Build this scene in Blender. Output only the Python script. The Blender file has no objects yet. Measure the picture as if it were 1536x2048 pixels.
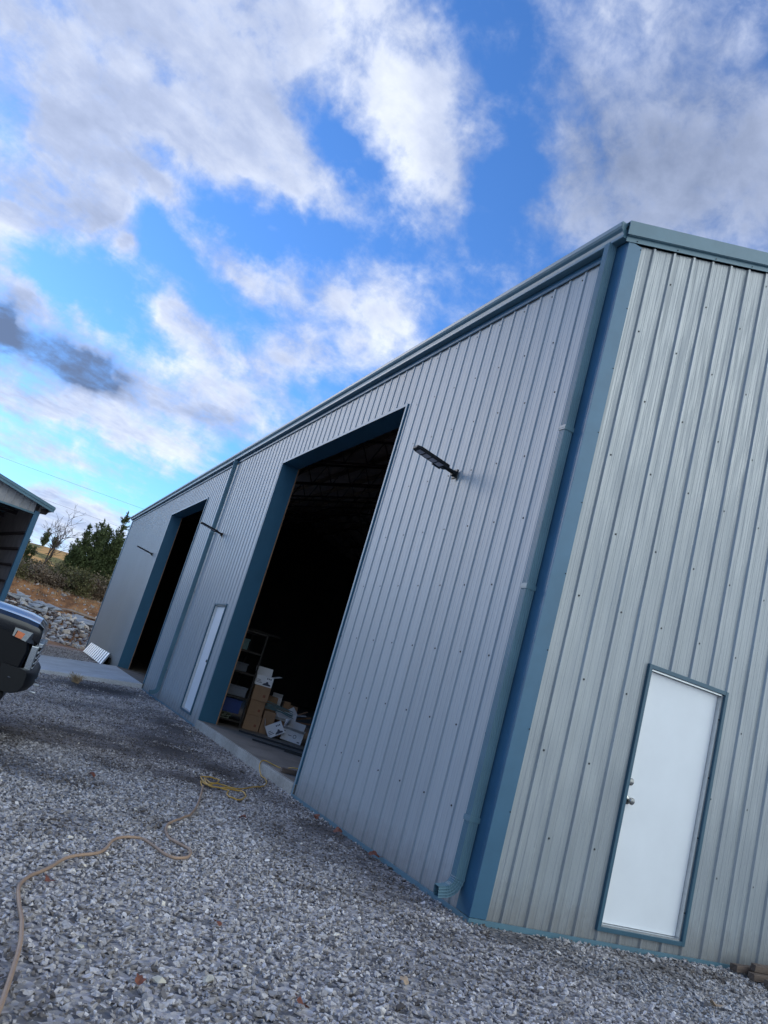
import bpy, bmesh, math, random
import numpy as np
from mathutils import Vector, Matrix, Euler, noise as mnoise
random.seed(7); rng = np.random.default_rng(7)
scene = bpy.context.scene
COL = scene.collection
PI = math.pi

# ------------------------------------------------------------------ helpers
def ss(a, b, t):
    t = min(max((t - a) / (b - a), 0.0), 1.0)
    return t * t * (3 - 2 * t)

def tag(o, label=None, cat=None, group=None, kind=None):
    if label: o['label'] = label
    if cat: o['category'] = cat
    if group: o['group'] = group
    if kind: o['kind'] = kind
    return o

def thing(name, label, cat, loc=(0, 0, 0), rz=0.0, group=None, rot=None):
    o = bpy.data.objects.new(name, None)
    COL.objects.link(o)
    o.empty_display_size = 0.2
    o.location = loc
    o.rotation_euler = rot if rot is not None else (0, 0, rz)
    return tag(o, label, cat, group)

class MB:
    def __init__(s): s.v = []; s.f = []; s.m = []; s.mi = 0
    def add(s, vs, fs):
        n = len(s.v); s.v += [tuple(p) for p in vs]
        for f in fs: s.f.append(tuple(i + n for i in f)); s.m.append(s.mi)
        return s
    def box(s, x0, x1, y0, y1, z0, z1, M=None):
        vs = [(x, y, z) for z in (z0, z1) for y in (y0, y1) for x in (x0, x1)]
        if M is not None: vs = [tuple(M @ Vector(p)) for p in vs]
        return s.add(vs, [(0, 1, 3, 2), (4, 6, 7, 5), (0, 4, 5, 1), (2, 3, 7, 6), (0, 2, 6, 4), (1, 5, 7, 3)])
    def quad(s, a, b, c, d): return s.add([a, b, c, d], [(0, 1, 2, 3)])
    def prism(s, prof, A, B, fn):
        """profile (list of 2d) swept between parameter A and B; fn(p, q, t) -> xyz"""
        n = len(prof)
        vs = [fn(p, q, A) for p, q in prof] + [fn(p, q, B) for p, q in prof]
        fs = [(i, (i + 1) % n, n + (i + 1) % n, n + i) for i in range(n)]
        fs += [tuple(range(n))[::-1], tuple(range(n, 2 * n))]
        return s.add(vs, fs)
    def tube(s, pts, r, n=8, cap=True, rs=None):
        pts = [Vector(p) for p in pts]; rings = []
        up = None
        for i, p in enumerate(pts):
            a = pts[max(i - 1, 0)]; b = pts[min(i + 1, len(pts) - 1)]
            t = (b - a); t = t.normalized() if t.length > 1e-9 else Vector((0, 0, 1))
            if up is None:
                up = t.orthogonal().normalized()
            up = (up - up.dot(t) * t)
            up = up.normalized() if up.length > 1e-6 else t.orthogonal().normalized()
            w = t.cross(up)
            rr = rs[i] if rs else r
            rings.append([p + rr * (math.cos(2 * PI * k / n) * up + math.sin(2 * PI * k / n) * w) for k in range(n)])
        vs = [q for rg in rings for q in rg]; fs = []
        for i in range(len(rings) - 1):
            for k in range(n):
                k2 = (k + 1) % n
                fs.append((i * n + k, i * n + k2, (i + 1) * n + k2, (i + 1) * n + k))
        if cap:
            fs.append(tuple(range(n))[::-1]); fs.append(tuple((len(rings) - 1) * n + k for k in range(n)))
        return s.add(vs, fs)
    def ring_loft(s, rings, cap=True):
        n = len(rings[0]); vs = [q for r in rings for q in r]; fs = []
        for i in range(len(rings) - 1):
            for k in range(n):
                k2 = (k + 1) % n
                fs.append((i * n + k, i * n + k2, (i + 1) * n + k2, (i + 1) * n + k))
        if cap:
            fs.append(tuple(range(n))[::-1]); fs.append(tuple((len(rings) - 1) * n + k for k in range(n)))
        return s.add(vs, fs)
    def build(s, name, mats, parent=None, smooth=False, bevel=0, angle=None):
        me = bpy.data.meshes.new(name)
        me.from_pydata(s.v, [], s.f)
        if not isinstance(mats, (list, tuple)): mats = [mats]
        for m in mats: me.materials.append(m)
        me.polygons.foreach_set('material_index', s.m)
        bm = bmesh.new(); bm.from_mesh(me)
        bmesh.ops.recalc_face_normals(bm, faces=bm.faces)
        bm.to_mesh(me); bm.free()
        if smooth: me.polygons.foreach_set('use_smooth', [True] * len(me.polygons))
        o = bpy.data.objects.new(name, me); COL.objects.link(o)
        if parent is not None: o.parent = parent
        if bevel:
            b = o.modifiers.new('bevel', 'BEVEL'); b.width = bevel; b.segments = 2; b.limit_method = 'ANGLE'
        if angle is not None:
            me.set_sharp_from_angle(angle=angle)
        return o

def copy_tree(o, parent=None):
    c = o.copy(); COL.objects.link(c); c.parent = parent
    for ch in list(o.children): copy_tree(ch, c)
    return c

def catmull(P, k=6):
    P = [Vector(p) for p in P]; out = []
    for i in range(len(P) - 1):
        p0 = P[max(i - 1, 0)]; p1 = P[i]; p2 = P[i + 1]; p3 = P[min(i + 2, len(P) - 1)]
        for j in range(k):
            t = j / k
            out.append(0.5 * ((2 * p1) + (p2 - p0) * t + (2 * p0 - 5 * p1 + 4 * p2 - p3) * t * t + (3 * p1 - p0 - 3 * p2 + p3) * t ** 3))
    out.append(P[-1]); return out

# ------------------------------------------------------------------ materials
def new_mat(name):
    m = bpy.data.materials.new(name); m.use_nodes = True
    nt = m.node_tree; b = nt.nodes['Principled BSDF']
    return m, nt, b
def N(nt, t, **kw):
    n = nt.nodes.new(t)
    for k, v in kw.items():
        if k.startswith('_'): setattr(n, k[1:], v)
        else: n.inputs[k.replace('__', ' ')].default_value = v
    return n
def L(nt, a, b): nt.links.new(a, b)

def simple(name, col, rough=0.5, metal=0.0, var=0.0, vscale=8.0, bump=0.0, bscale=30.0, spec=0.5, coat=0.0, stretch=None):
    m, nt, b = new_mat(name)
    b.inputs['Base Color'].default_value = (*col, 1); b.inputs['Roughness'].default_value = rough
    b.inputs['Metallic'].default_value = metal; b.inputs['Specular IOR Level'].default_value = spec
    b.inputs['Coat Weight'].default_value = coat; b.inputs['Coat Roughness'].default_value = 0.08
    tc = nt.nodes.new('ShaderNodeTexCoord'); src = tc.outputs['Object']
    if stretch:
        mp = N(nt, 'ShaderNodeMapping', Scale=stretch); L(nt, src, mp.inputs[0]); src = mp.outputs[0]
    if var:
        n = N(nt, 'ShaderNodeTexNoise', Scale=vscale, Detail=6.0, Roughness=0.6); L(nt, src, n.inputs['Vector'])
        r = nt.nodes.new('ShaderNodeMapRange'); r.inputs[1].default_value = 0.3; r.inputs[2].default_value = 0.7
        r.inputs[3].default_value = 1 - var; r.inputs[4].default_value = 1 + var; L(nt, n.outputs[0], r.inputs[0])
        mx = nt.nodes.new('ShaderNodeVectorMath'); mx.operation = 'SCALE'; mx.inputs[0].default_value = col
        L(nt, r.outputs[0], mx.inputs['Scale']); L(nt, mx.outputs[0], b.inputs['Base Color'])
    if bump:
        n2 = N(nt, 'ShaderNodeTexNoise', Scale=bscale, Detail=5.0); L(nt, src, n2.inputs['Vector'])
        bp = N(nt, 'ShaderNodeBump', Strength=bump, Distance=0.02); L(nt, n2.outputs[0], bp.inputs['Height']); L(nt, bp.outputs[0], b.inputs['Normal'])
    return m

def siding_mat(name, col, rough, axis):
    """painted ribbed sheet: faint oil-canning, faint dirt near the ground"""
    m, nt, b = new_mat(name)
    tc = nt.nodes.new('ShaderNodeTexCoord')
    mp = N(nt, 'ShaderNodeMapping', Scale=((2.6, 2.6, 0.40))); L(nt, tc.outputs['Object'], mp.inputs[0])
    n = N(nt, 'ShaderNodeTexNoise', Scale=1.6, Detail=2.0, Roughness=0.5); L(nt, mp.outputs[0], n.inputs['Vector'])
    bp = N(nt, 'ShaderNodeBump', Strength=0.9 if axis == 0 else .4, Distance=0.06 if axis == 0 else .03); L(nt, n.outputs[0], bp.inputs['Height'])
    L(nt, bp.outputs[0], b.inputs['Normal'])
    # panel to panel tint: sheets 0.914 m wide
    sp = nt.nodes.new('ShaderNodeSeparateXYZ'); L(nt, tc.outputs['Object'], sp.inputs[0])
    dv = nt.nodes.new('ShaderNodeMath'); dv.operation = 'DIVIDE'; dv.inputs[1].default_value = 0.9144
    so_ = nt.nodes.new('ShaderNodeMath'); so_.operation = 'SUBTRACT'; so_.inputs[1].default_value = .084 if axis == 1 else .0458
    L(nt, sp.outputs[axis], so_.inputs[0]); L(nt, so_.outputs[0], dv.inputs[0])
    fl = nt.nodes.new('ShaderNodeMath'); fl.operation = 'FLOOR'; L(nt, dv.outputs[0], fl.inputs[0])
    wn = nt.nodes.new('ShaderNodeTexWhiteNoise'); wn.noise_dimensions = '1D'; L(nt, fl.outputs[0], wn.inputs['W'])
    r = nt.nodes.new('ShaderNodeMapRange'); r.inputs[3].default_value = 0.96; r.inputs[4].default_value = 1.04; L(nt, wn.outputs[0], r.inputs[0])
    # streaky grime
    mp2 = N(nt, 'ShaderNodeMapping', Scale=((14, 14, 0.8))); L(nt, tc.outputs['Object'], mp2.inputs[0])
    n2 = N(nt, 'ShaderNodeTexNoise', Scale=1.0, Detail=6.0, Roughness=0.65); L(nt, mp2.outputs[0], n2.inputs['Vector'])
    r2 = nt.nodes.new('ShaderNodeMapRange'); r2.inputs[1].default_value = 0.3; r2.inputs[2].default_value = 0.7; r2.inputs[3].default_value = 0.94; r2.inputs[4].default_value = 1.03
    L(nt, n2.outputs[0], r2.inputs[0])
    mu = nt.nodes.new('ShaderNodeMath'); mu.operation = 'MULTIPLY'; L(nt, r.outputs[0], mu.inputs[0]); L(nt, r2.outputs[0], mu.inputs[1])
    sc = nt.nodes.new('ShaderNodeVectorMath'); sc.operation = 'SCALE'; sc.inputs[0].default_value = col
    L(nt, mu.outputs[0], sc.inputs['Scale'])
    # dried splash mud along the foot of the sheets
    ns = N(nt, 'ShaderNodeTexNoise', Scale=9.0, Detail=6.0, Roughness=0.7); L(nt, tc.outputs['Object'], ns.inputs['Vector'])
    hz = nt.nodes.new('ShaderNodeMath'); hz.operation = 'MULTIPLY_ADD'; hz.inputs[1].default_value = -.42; L(nt, ns.outputs[0], hz.inputs[0]); L(nt, sp.outputs[2], hz.inputs[2])
    mr = nt.nodes.new('ShaderNodeMapRange'); mr.inputs[1].default_value = -.16; mr.inputs[2].default_value = .12; mr.inputs[3].default_value = .5; mr.inputs[4].default_value = 0; L(nt, hz.outputs[0], mr.inputs[0])
    mm = nt.nodes.new('ShaderNodeMix'); mm.data_type = 'RGBA'; L(nt, mr.outputs[0], mm.inputs[0]); L(nt, sc.outputs[0], mm.inputs[6]); mm.inputs[7].default_value = (.17, .155, .14, 1)
    L(nt, mm.outputs[2], b.inputs['Base Color'])
    r3 = nt.nodes.new('ShaderNodeMapRange'); r3.inputs[3].default_value = rough - .06; r3.inputs[4].default_value = rough + .1; L(nt, n2.outputs[0], r3.inputs[0])
    L(nt, r3.outputs[0], b.inputs['Roughness'])
    b.inputs['Metallic'].default_value = 0.0
    b.inputs['Specular IOR Level'].default_value = 0.3 if axis == 1 else 0.9
    return m

M = {}
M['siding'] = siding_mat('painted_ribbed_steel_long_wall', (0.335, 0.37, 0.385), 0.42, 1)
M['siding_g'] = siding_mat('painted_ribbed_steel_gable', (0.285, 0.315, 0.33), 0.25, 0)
M['blue'] = simple('blue_trim_paint', (0.042, 0.125, 0.205), 0.38, 0.1, 0.10, 3, 0.08, 3)
M['teal'] = simple('gutter_paint', (0.085, 0.175, 0.225), 0.42, 0.0, 0.10, 3, 0.08, 6)
M['jamb'] = simple('jamb_blue_paint', (0.03, 0.12, 0.20), 0.42, 0.1, 0.08, 2, 0.12, 2)
M['edge'] = simple('bare_trim_edge', (0.16, 0.25, 0.31), 0.5, 0.0)
M['doortrim'] = simple('door_trim_paint', (0.032, 0.095, 0.14), 0.4, 0.0, 0.1, 3)
M['door'] = simple('white_door_paint', (0.75, 0.78, 0.80), 0.34, 0.0, 0.035, 2.2, 0.10, 1.6)
M['alu'] = simple('mill_aluminium', (0.55, 0.57, 0.58), 0.3, 0.85, 0.1, 20)
M['knob'] = simple('dark_chrome_knob', (.30, .30, .29), .15, 1.0)
M['screw'] = simple('screw_head', (0.012, 0.015, 0.02), 0.6, 0.0)
M['liner'] = simple('shade_dark_lining', (0.030, 0.028, 0.028), 0.85, 0, 0.2, 2)
M['roofliner'] = simple('roof_insulation', (0.34, 0.28, 0.25), 0.8, 0, 0.25, 1.2, 0.4, 3)
M['truss'] = simple('joist_paint', (0.035, 0.022, 0.022), 0.6, 0.2)
M['purlin'] = simple('purlin_wood', (0.16, 0.11, 0.075), 0.8, 0, 0.3, 4)
M['woodedge'] = simple('raw_lumber_edge', (0.28, 0.16, 0.09), 0.8, 0, 0.3, 5)
M['black'] = simple('black_plastic', (0.007, 0.008, 0.010), 0.45, 0.0, spec=.25)
M['led'] = simple('led_panel', (0.34, 0.32, 0.36), 0.35, 0.0, 0.15, 60)
M['roof'] = simple('roof_sheet', (0.10, 0.18, 0.22), 0.4, 0.2)

def concrete(name, col, dirt):
    m, nt, b = new_mat(name)
    tc = nt.nodes.new('ShaderNodeTexCoord')
    n = N(nt, 'ShaderNodeTexNoise', Scale=1.3, Detail=8.0, Roughness=0.65); L(nt, tc.outputs['Object'], n.inputs['Vector'])
    n2 = N(nt, 'ShaderNodeTexNoise', Scale=45.0, Detail=4.0); L(nt, tc.outputs['Object'], n2.inputs['Vector'])
    cr = nt.nodes.new('ShaderNodeValToRGB'); e = cr.color_ramp
    e.elements[0].position = 0.33; e.elements[0].color = (*dirt, 1); e.elements[1].position = 0.62; e.elements[1].color = (*col, 1)
    L(nt, n.outputs[0], cr.inputs[0])
    r = nt.nodes.new('ShaderNodeMapRange'); r.inputs[1].default_value = .3; r.inputs[2].default_value = .7; r.inputs[3].default_value = 0.82; r.inputs[4].default_value = 1.12; L(nt, n2.outputs[0], r.inputs[0])
    sc = nt.nodes.new('ShaderNodeVectorMath'); sc.operation = 'SCALE'; L(nt, cr.outputs[0], sc.inputs[0]); L(nt, r.outputs[0], sc.inputs['Scale'])
    L(nt, sc.outputs[0], b.inputs['Base Color']); b.inputs['Roughness'].default_value = 0.85
    bp = N(nt, 'ShaderNodeBump', Strength=0.3, Distance=0.01); L(nt, n2.outputs[0], bp.inputs['Height']); L(nt, bp.outputs[0], b.inputs['Normal'])
    return m
M['conc'] = concrete('concrete_apron', (0.62, 0.63, 0.63), (0.50, 0.50, 0.49))
M['sill'] = concrete('concrete_sill', (0.40, 0.39, 0.35), (0.26, 0.25, 0.22))
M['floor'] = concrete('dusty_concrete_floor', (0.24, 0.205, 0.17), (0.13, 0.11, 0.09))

# dirt patches on the gravel: (x, y, radius along x, radius along y, strength)
PATCH = [(-1.9, 5.4, 1.5, 1.3, .42), (-.75, 7.4, .9, 1.6, .5), (-1.6, 9.5, 1.2, .9, .4), (-.55, 1.3, .45, 1.6, .35), (.5, -.6, .9, .22, .3), (-1.07, 6.1, .6, 1.5, .8), (-2.3, 5.9, .9, .7, .7), (-.65, 4.7, .35, .8, .85), (-.35, 3.3, .25, .7, .5), (-1.25, 3.75, .5, .5, .7), (-.2, 2.3, .35, .7, .7),
         (-.05, 1.5, .3, .8, .55), (-.35, .45, .35, .5, .45), (-.45, -.3, .3, .3, .45), (0.25, -.22, .5, .2, .6), (-.9, -.95, .35, .25, .4), (1.3, -.35, .6, .2, .35),
         (-3.05, 3.1, .5, .5, .45), (-2.7, 1.2, .3, .3, .25), (-1.8, 5.1, .7, .7, .6), (-.5, 8.5, .5, 2.2, .7), (-1.2, 13.2, 1.3, 1.2, .8), (-3.2, 5.2, 1.3, 1.0, .6), (-3.25, -1.7, .35, .5, .35)]
def patch_val(x, y):
    v = np.zeros_like(x)
    for a, b, ra, rb, w in PATCH:
        v = np.maximum(v, w * np.exp(-(((x - a) / ra) ** 2 + ((y - b) / rb) ** 2)))
    return np.clip(v * 1.4, 0, 1)

def ground_z(x, y):
    t = min(max(-x - .1, 0), 5); s = .045 + .055 * ss(2, 12, y)
    z = -s * t
    if y > 28:
        k = ss(28, 33, y); z = z * (1 - k) + (-.2) * k
    z += 1.1 * ss(33, 39.5, y) + 1.35 * ss(40.5, 43.5, y)
    if y > 60:
        z += 7.0 * ss(75, 120, y) * (0.75 + 0.25 * math.sin(x * .045 + .8)) + 0.9 * mnoise.noise(Vector((x * .05, y * .05, 0))) * ss(60, 90, y)
    return z

def ground_mat():
    m, nt, b = new_mat('gravel_yard_and_clay')
    tc = nt.nodes.new('ShaderNodeTexCoord'); P = tc.outputs['Object']
    # gravel
    vo = N(nt, 'ShaderNodeTexVoronoi', Scale=26.0, Randomness=1.0); L(nt, P, vo.inputs['Vector'])
    sx = nt.nodes.new('ShaderNodeSeparateColor'); L(nt, vo.outputs['Color'], sx.inputs[0])
    cr = nt.nodes.new('ShaderNodeValToRGB'); e = cr.color_ramp
    e.elements[0].position = 0; e.elements[0].color = (.10, .10, .11, 1); e.elements[1].position = 1; e.elements[1].color = (.60, .56, .55, 1)
    k = e.elements.new(.5); k.color = (.36, .335, .325, 1)
    L(nt, sx.outputs[0], cr.inputs[0])
    # dirt fines
    nd = N(nt, 'ShaderNodeTexNoise', Scale=0.9, Detail=7.0, Roughness=0.7); L(nt, P, nd.inputs['Vector'])
    rd = nt.nodes.new('ShaderNodeMapRange'); rd.inputs[1].default_value = .50; rd.inputs[2].default_value = .66; L(nt, nd.outputs[0], rd.inputs[0])
    at = nt.nodes.new('ShaderNodeAttribute'); at.attribute_name = 'dirt'
    mxm = nt.nodes.new('ShaderNodeMath'); mxm.operation = 'MAXIMUM'
    m7 = nt.nodes.new('ShaderNodeMath'); m7.operation = 'MULTIPLY'; m7.inputs[1].default_value = .6; L(nt, rd.outputs[0], m7.inputs[0])
    L(nt, m7.outputs[0], mxm.inputs[0]); L(nt, at.outputs['Fac'], mxm.inputs[1])
    mix1 = nt.nodes.new('ShaderNodeMix'); mix1.data_type = 'RGBA'
    L(nt, mxm.outputs[0], mix1.inputs[0]); L(nt, cr.outputs[0], mix1.inputs[6]); mix1.inputs[7].default_value = (.060, .052, .050, 1)
    # clay by y
    sp = nt.nodes.new('ShaderNodeSeparateXYZ'); L(nt, P, sp.inputs[0])
    nw = N(nt, 'ShaderNodeTexNoise', Scale=0.35, Detail=6.0); L(nt, P, nw.inputs['Vector'])
    ad = nt.nodes.new('ShaderNodeMath'); ad.operation = 'MULTIPLY_ADD'; ad.inputs[1].default_value = 9; L(nt, nw.outputs[0], ad.inputs[0]); L(nt, sp.outputs[1], ad.inputs[2])
    rc = nt.nodes.new('ShaderNodeMapRange'); rc.inputs[1].default_value = 30.5; rc.inputs[2].default_value = 33.5; L(nt, ad.outputs[0], rc.inputs[0])
    nc = N(nt, 'ShaderNodeTexNoise', Scale=1.4, Detail=8.0, Roughness=.7); L(nt, P, nc.inputs['Vector'])
    cc = nt.nodes.new('ShaderNodeValToRGB'); e = cc.color_ramp
    e.elements[0].position = .3; e.elements[0].color = (.10, .05, .03, 1); e.elements[1].position = .72; e.elements[1].color = (.50, .27, .12, 1)
    k = e.elements.new(.5); k.color = (.32, .155, .07, 1)
    L(nt, nc.outputs[0], cc.inputs[0])
    # far hill: dry grass / scrub over clay, sunlight painted in as brighter orange
    nh = N(nt, 'ShaderNodeTexNoise', Scale=.16, Detail=8.0, Roughness=.65); L(nt, P, nh.inputs['Vector'])
    rh = nt.nodes.new('ShaderNodeMapRange'); rh.inputs[1].default_value = .46; rh.inputs[2].default_value = .54; L(nt, nh.outputs[0], rh.inputs[0])
    rf = nt.nodes.new('ShaderNodeMapRange'); rf.inputs[1].default_value = 52; rf.inputs[2].default_value = 70; L(nt, sp.outputs[1], rf.inputs[0])
    mh = nt.nodes.new('ShaderNodeMix'); mh.data_type = 'RGBA'; L(nt, rh.outputs[0], mh.inputs[0]); mh.inputs[6].default_value = (.66, .36, .13, 1); mh.inputs[7].default_value = (.20, .17, .06, 1)
    mc = nt.nodes.new('ShaderNodeMix'); mc.data_type = 'RGBA'; L(nt, rf.outputs[0], mc.inputs[0]); L(nt, cc.outputs[0], mc.inputs[6]); L(nt, mh.outputs[2], mc.inputs[7])
    mix2 = nt.nodes.new('ShaderNodeMix'); mix2.data_type = 'RGBA'
    L(nt, rc.outputs[0], mix2.inputs[0]); L(nt, mix1.outputs[2], mix2.inputs[6]); L(nt, mc.outputs[2], mix2.inputs[7])
    L(nt, mix2.outputs[2], b.inputs['Base Color']); b.inputs['Roughness'].default_value = .9; b.inputs['Specular IOR Level'].default_value = .25
    hh = nt.nodes.new('ShaderNodeMath'); hh.operation = 'ADD'; L(nt, vo.outputs['Distance'], hh.inputs[0]); L(nt, nc.outputs[0], hh.inputs[1])
    bp = N(nt, 'ShaderNodeBump', Strength=.8, Distance=.03); L(nt, hh.outputs[0], bp.inputs['Height']); L(nt, bp.outputs[0], b.inputs['Normal'])
    return m
M['ground'] = ground_mat()

# ------------------------------------------------------------------ ground sheet
def make_ground():
    xs = list(np.unique(np.concatenate([np.linspace(-400, -30, 24), np.linspace(-30, -8, 18), np.linspace(-8, 5, 66), np.linspace(5, 40, 24), np.linspace(40, 400, 24)])))
    ys = list(np.unique(np.concatenate([np.linspace(-200, -8, 16), np.linspace(-8, 16, 120), np.linspace(16, 50, 90), np.linspace(50, 150, 60), np.linspace(150, 700, 24)])))
    vs = [(x, y, ground_z(x, y) - .012) for y in ys for x in xs]
    nx = len(xs)
    fs = [(j * nx + i, j * nx + i + 1, (j + 1) * nx + i + 1, (j + 1) * nx + i) for j in range(len(ys) - 1) for i in range(nx - 1)]
    me = bpy.data.meshes.new('ground'); me.from_pydata(vs, [], fs); me.materials.append(M['ground'])
    a = np.array(vs); d = patch_val(a[:, 0], a[:, 1])
    at = me.attributes.new('dirt', 'FLOAT', 'POINT'); at.data.foreach_set('value', d.astype(np.float32))
    me.polygons.foreach_set('use_smooth', [True] * len(me.polygons))
    o = bpy.data.objects.new('ground', me); COL.objects.link(o); tag(o, kind='structure')
make_ground()

# ------------------------------------------------------------------ loose gravel (stuff)
def hull_variants(k, flat=.5, npts=9, seed=1):
    r = random.Random(seed); out = []
    for _ in range(k):
        bm = bmesh.new()
        for i in range(npts):
            v = Vector((r.gauss(0, 1), r.gauss(0, 1), r.gauss(0, 1))).normalized()
            v = Vector((v.x * r.uniform(.8, 1.1), v.y * .72 * r.uniform(.75, 1.1), v.z * flat * r.uniform(.8, 1.1)))
            bm.verts.new(v * .5)
        g = bmesh.ops.convex_hull(bm, input=bm.verts)
        for v in [v for v in bm.verts if not v.link_faces]: bm.verts.remove(v)
        bm.verts.ensure_lookup_table(); bm.verts.index_update(); bmesh.ops.recalc_face_normals(bm, faces=bm.faces)
        out.append((np.array([v.co[:] for v in bm.verts]), np.array([[l.vert.index for l in f.loops] for f in bm.faces if len(f.verts) == 3])))
        bm.free()
    return out

def stones(name, x, y, z, size, shade, mat, variants, tilt=.5, hue=None):
    n = len(x); idx = rng.integers(0, len(variants), n)
    V = []; F = []; S = []; off = 0
    for k, (vv, ff) in enumerate(variants):
        m = np.nonzero(idx == k)[0]
        if len(m) == 0: continue
        c = len(m)
        yaw = rng.uniform(0, 2 * PI, c); tx = rng.normal(0, tilt, c); ty = rng.normal(0, tilt, c)
        P = vv[None] * size[m][:, None, None]
        cx, sx = np.cos(tx)[:, None], np.sin(tx)[:, None]
        Y = P[..., 1] * cx - P[..., 2] * sx; Z = P[..., 1] * sx + P[..., 2] * cx; X = P[..., 0]
        cy, sy = np.cos(ty)[:, None], np.sin(ty)[:, None]
        X, Z = X * cy + Z * sy, -X * sy + Z * cy
        cz, sz = np.cos(yaw)[:, None], np.sin(yaw)[:, None]
        X, Y = X * cz - Y * sz, X * sz + Y * cz
        Q = np.stack([X + x[m][:, None], Y + y[m][:, None], Z + z[m][:, None]], -1).reshape(-1, 3)
        nv = len(vv)
        F.append((ff[None] + (np.arange(c) * nv)[:, None, None]).reshape(-1, 3) + off)
        S.append(np.repeat(shade[m], nv)); V.append(Q); off += len(Q)
    V = np.concatenate(V); F = np.concatenate(F); S = np.concatenate(S)
    me = bpy.data.meshes.new(name)
    me.vertices.add(len(V)); me.vertices.foreach_set('co', V.astype(np.float32).ravel())
    me.loops.add(F.size); me.loops.foreach_set('vertex_index', F.astype(np.int32).ravel())
    me.polygons.add(len(F)); me.polygons.foreach_set('loop_start', np.arange(0, F.size, 3, dtype=np.int32))
    me.update(calc_edges=True)
    at = me.attributes.new('shade', 'FLOAT', 'POINT'); at.data.foreach_set('value', S.astype(np.float32))
    me.materials.append(mat); me.polygons.foreach_set('use_smooth', [False] * len(F))
    o = bpy.data.objects.new(name, me); COL.objects.link(o)
    return o

def stone_mat(name, ramp):
    m, nt, b = new_mat(name)
    at = nt.nodes.new('ShaderNodeAttribute'); at.attribute_name = 'shade'
    cr = nt.nodes.new('ShaderNodeValToRGB'); e = cr.color_ramp
    e.elements[0].position = ramp[0][0]; e.elements[0].color = (*ramp[0][1], 1); e.elements[1].position = ramp[-1][0]; e.elements[1].color = (*ramp[-1][1], 1)
    for p, c in ramp[1:-1]: k = e.elements.new(p); k.color = (*c, 1)
    L(nt, at.outputs['Fac'], cr.inputs[0])
    tc = nt.nodes.new('ShaderNodeTexCoord')
    n = N(nt, 'ShaderNodeTexNoise', Scale=90.0, Detail=3.0); L(nt, tc.outputs['Object'], n.inputs['Vector'])
    r = nt.nodes.new('ShaderNodeMapRange'); r.inputs[1].default_value = .3; r.inputs[2].default_value = .7; r.inputs[3].default_value = .8; r.inputs[4].default_value = 1.2; L(nt, n.outputs[0], r.inputs[0])
    sc = nt.nodes.new('ShaderNodeVectorMath'); sc.operation = 'SCALE'; L(nt, cr.outputs[0], sc.inputs[0]); L(nt, r.outputs[0], sc.inputs['Scale'])
    L(nt, sc.outputs[0], b.inputs['Base Color']); b.inputs['Roughness'].default_value = .75; b.inputs['Specular IOR Level'].default_value = .35
    return m
M['stone'] = stone_mat('crushed_limestone', [(0, (.075, .06, .05)), (.2, (.17, .15, .14)), (.45, (.37, .345, .335)), (.7, (.54, .505, .495)), (.93, (.72, .685, .67)), (1, (.78, .71, .60))])

def make_gravel():
    regs = [(-5, -.03, -3, 6.5, 1550, .0305), (-.03, 4.2, -3, -.035, 1550, .0305), (-5, -.03, 6.5, 11.2, 900, .034), (-5, -.03, 11.2, 14.9, 450, .042),
            (-8, -5, -3, 12, 150, .04), (-5, 4.2, -5, -3, 250, .038), (-3.5, -.2, 20.2, 27, 220, .05)]
    X = []; Y = []; Sz = []
    for x0, x1, y0, y1, d, s in regs:
        n = int((x1 - x0) * (y1 - y0) * d)
        X.append(rng.uniform(x0, x1, n)); Y.append(rng.uniform(y0, y1, n)); Sz.append(s * np.exp(rng.normal(0, .33, n)))
    X = np.concatenate(X); Y = np.concatenate(Y); Sz = np.clip(np.concatenate(Sz), .014, .075)
    pv = patch_val(X, Y)
    nz = np.array([mnoise.noise(Vector((a * 1.7, b * 1.7, 0))) + .5 * mnoise.noise(Vector((a * 5, b * 5, 3))) for a, b in zip(X, Y)])
    pv = np.clip(pv * (1 + 1.3 * nz), 0, 1)
    soft = np.clip(.35 * (nz - .15), 0, .3)
    keep = rng.random(len(X)) > pv * .80
    X, Y, Sz, pv, nz, soft = X[keep], Y[keep], Sz[keep], pv[keep], nz[keep], soft[keep]
    Sz = Sz * (1 - .45 * pv)
    Z = np.array([ground_z(a, b) for a, b in zip(X, Y)]) - .008 + rng.uniform(0, .014, len(X)) * (1 - pv)
    sh = np.clip(rng.normal(.51, .17, len(X)) - .50 * pv - soft, 0.02, .95)
    sp = rng.random(len(X)); sh = np.where(sp > .994, 1.0, sh)
    o = stones('gravel', X, Y, Z, Sz, sh, M['stone'], hull_variants(14), tilt=.42)
    tag(o, kind='stuff', label='loose grey crushed stone covering the yard in front of the building', cat='gravel')
make_gravel()
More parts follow.
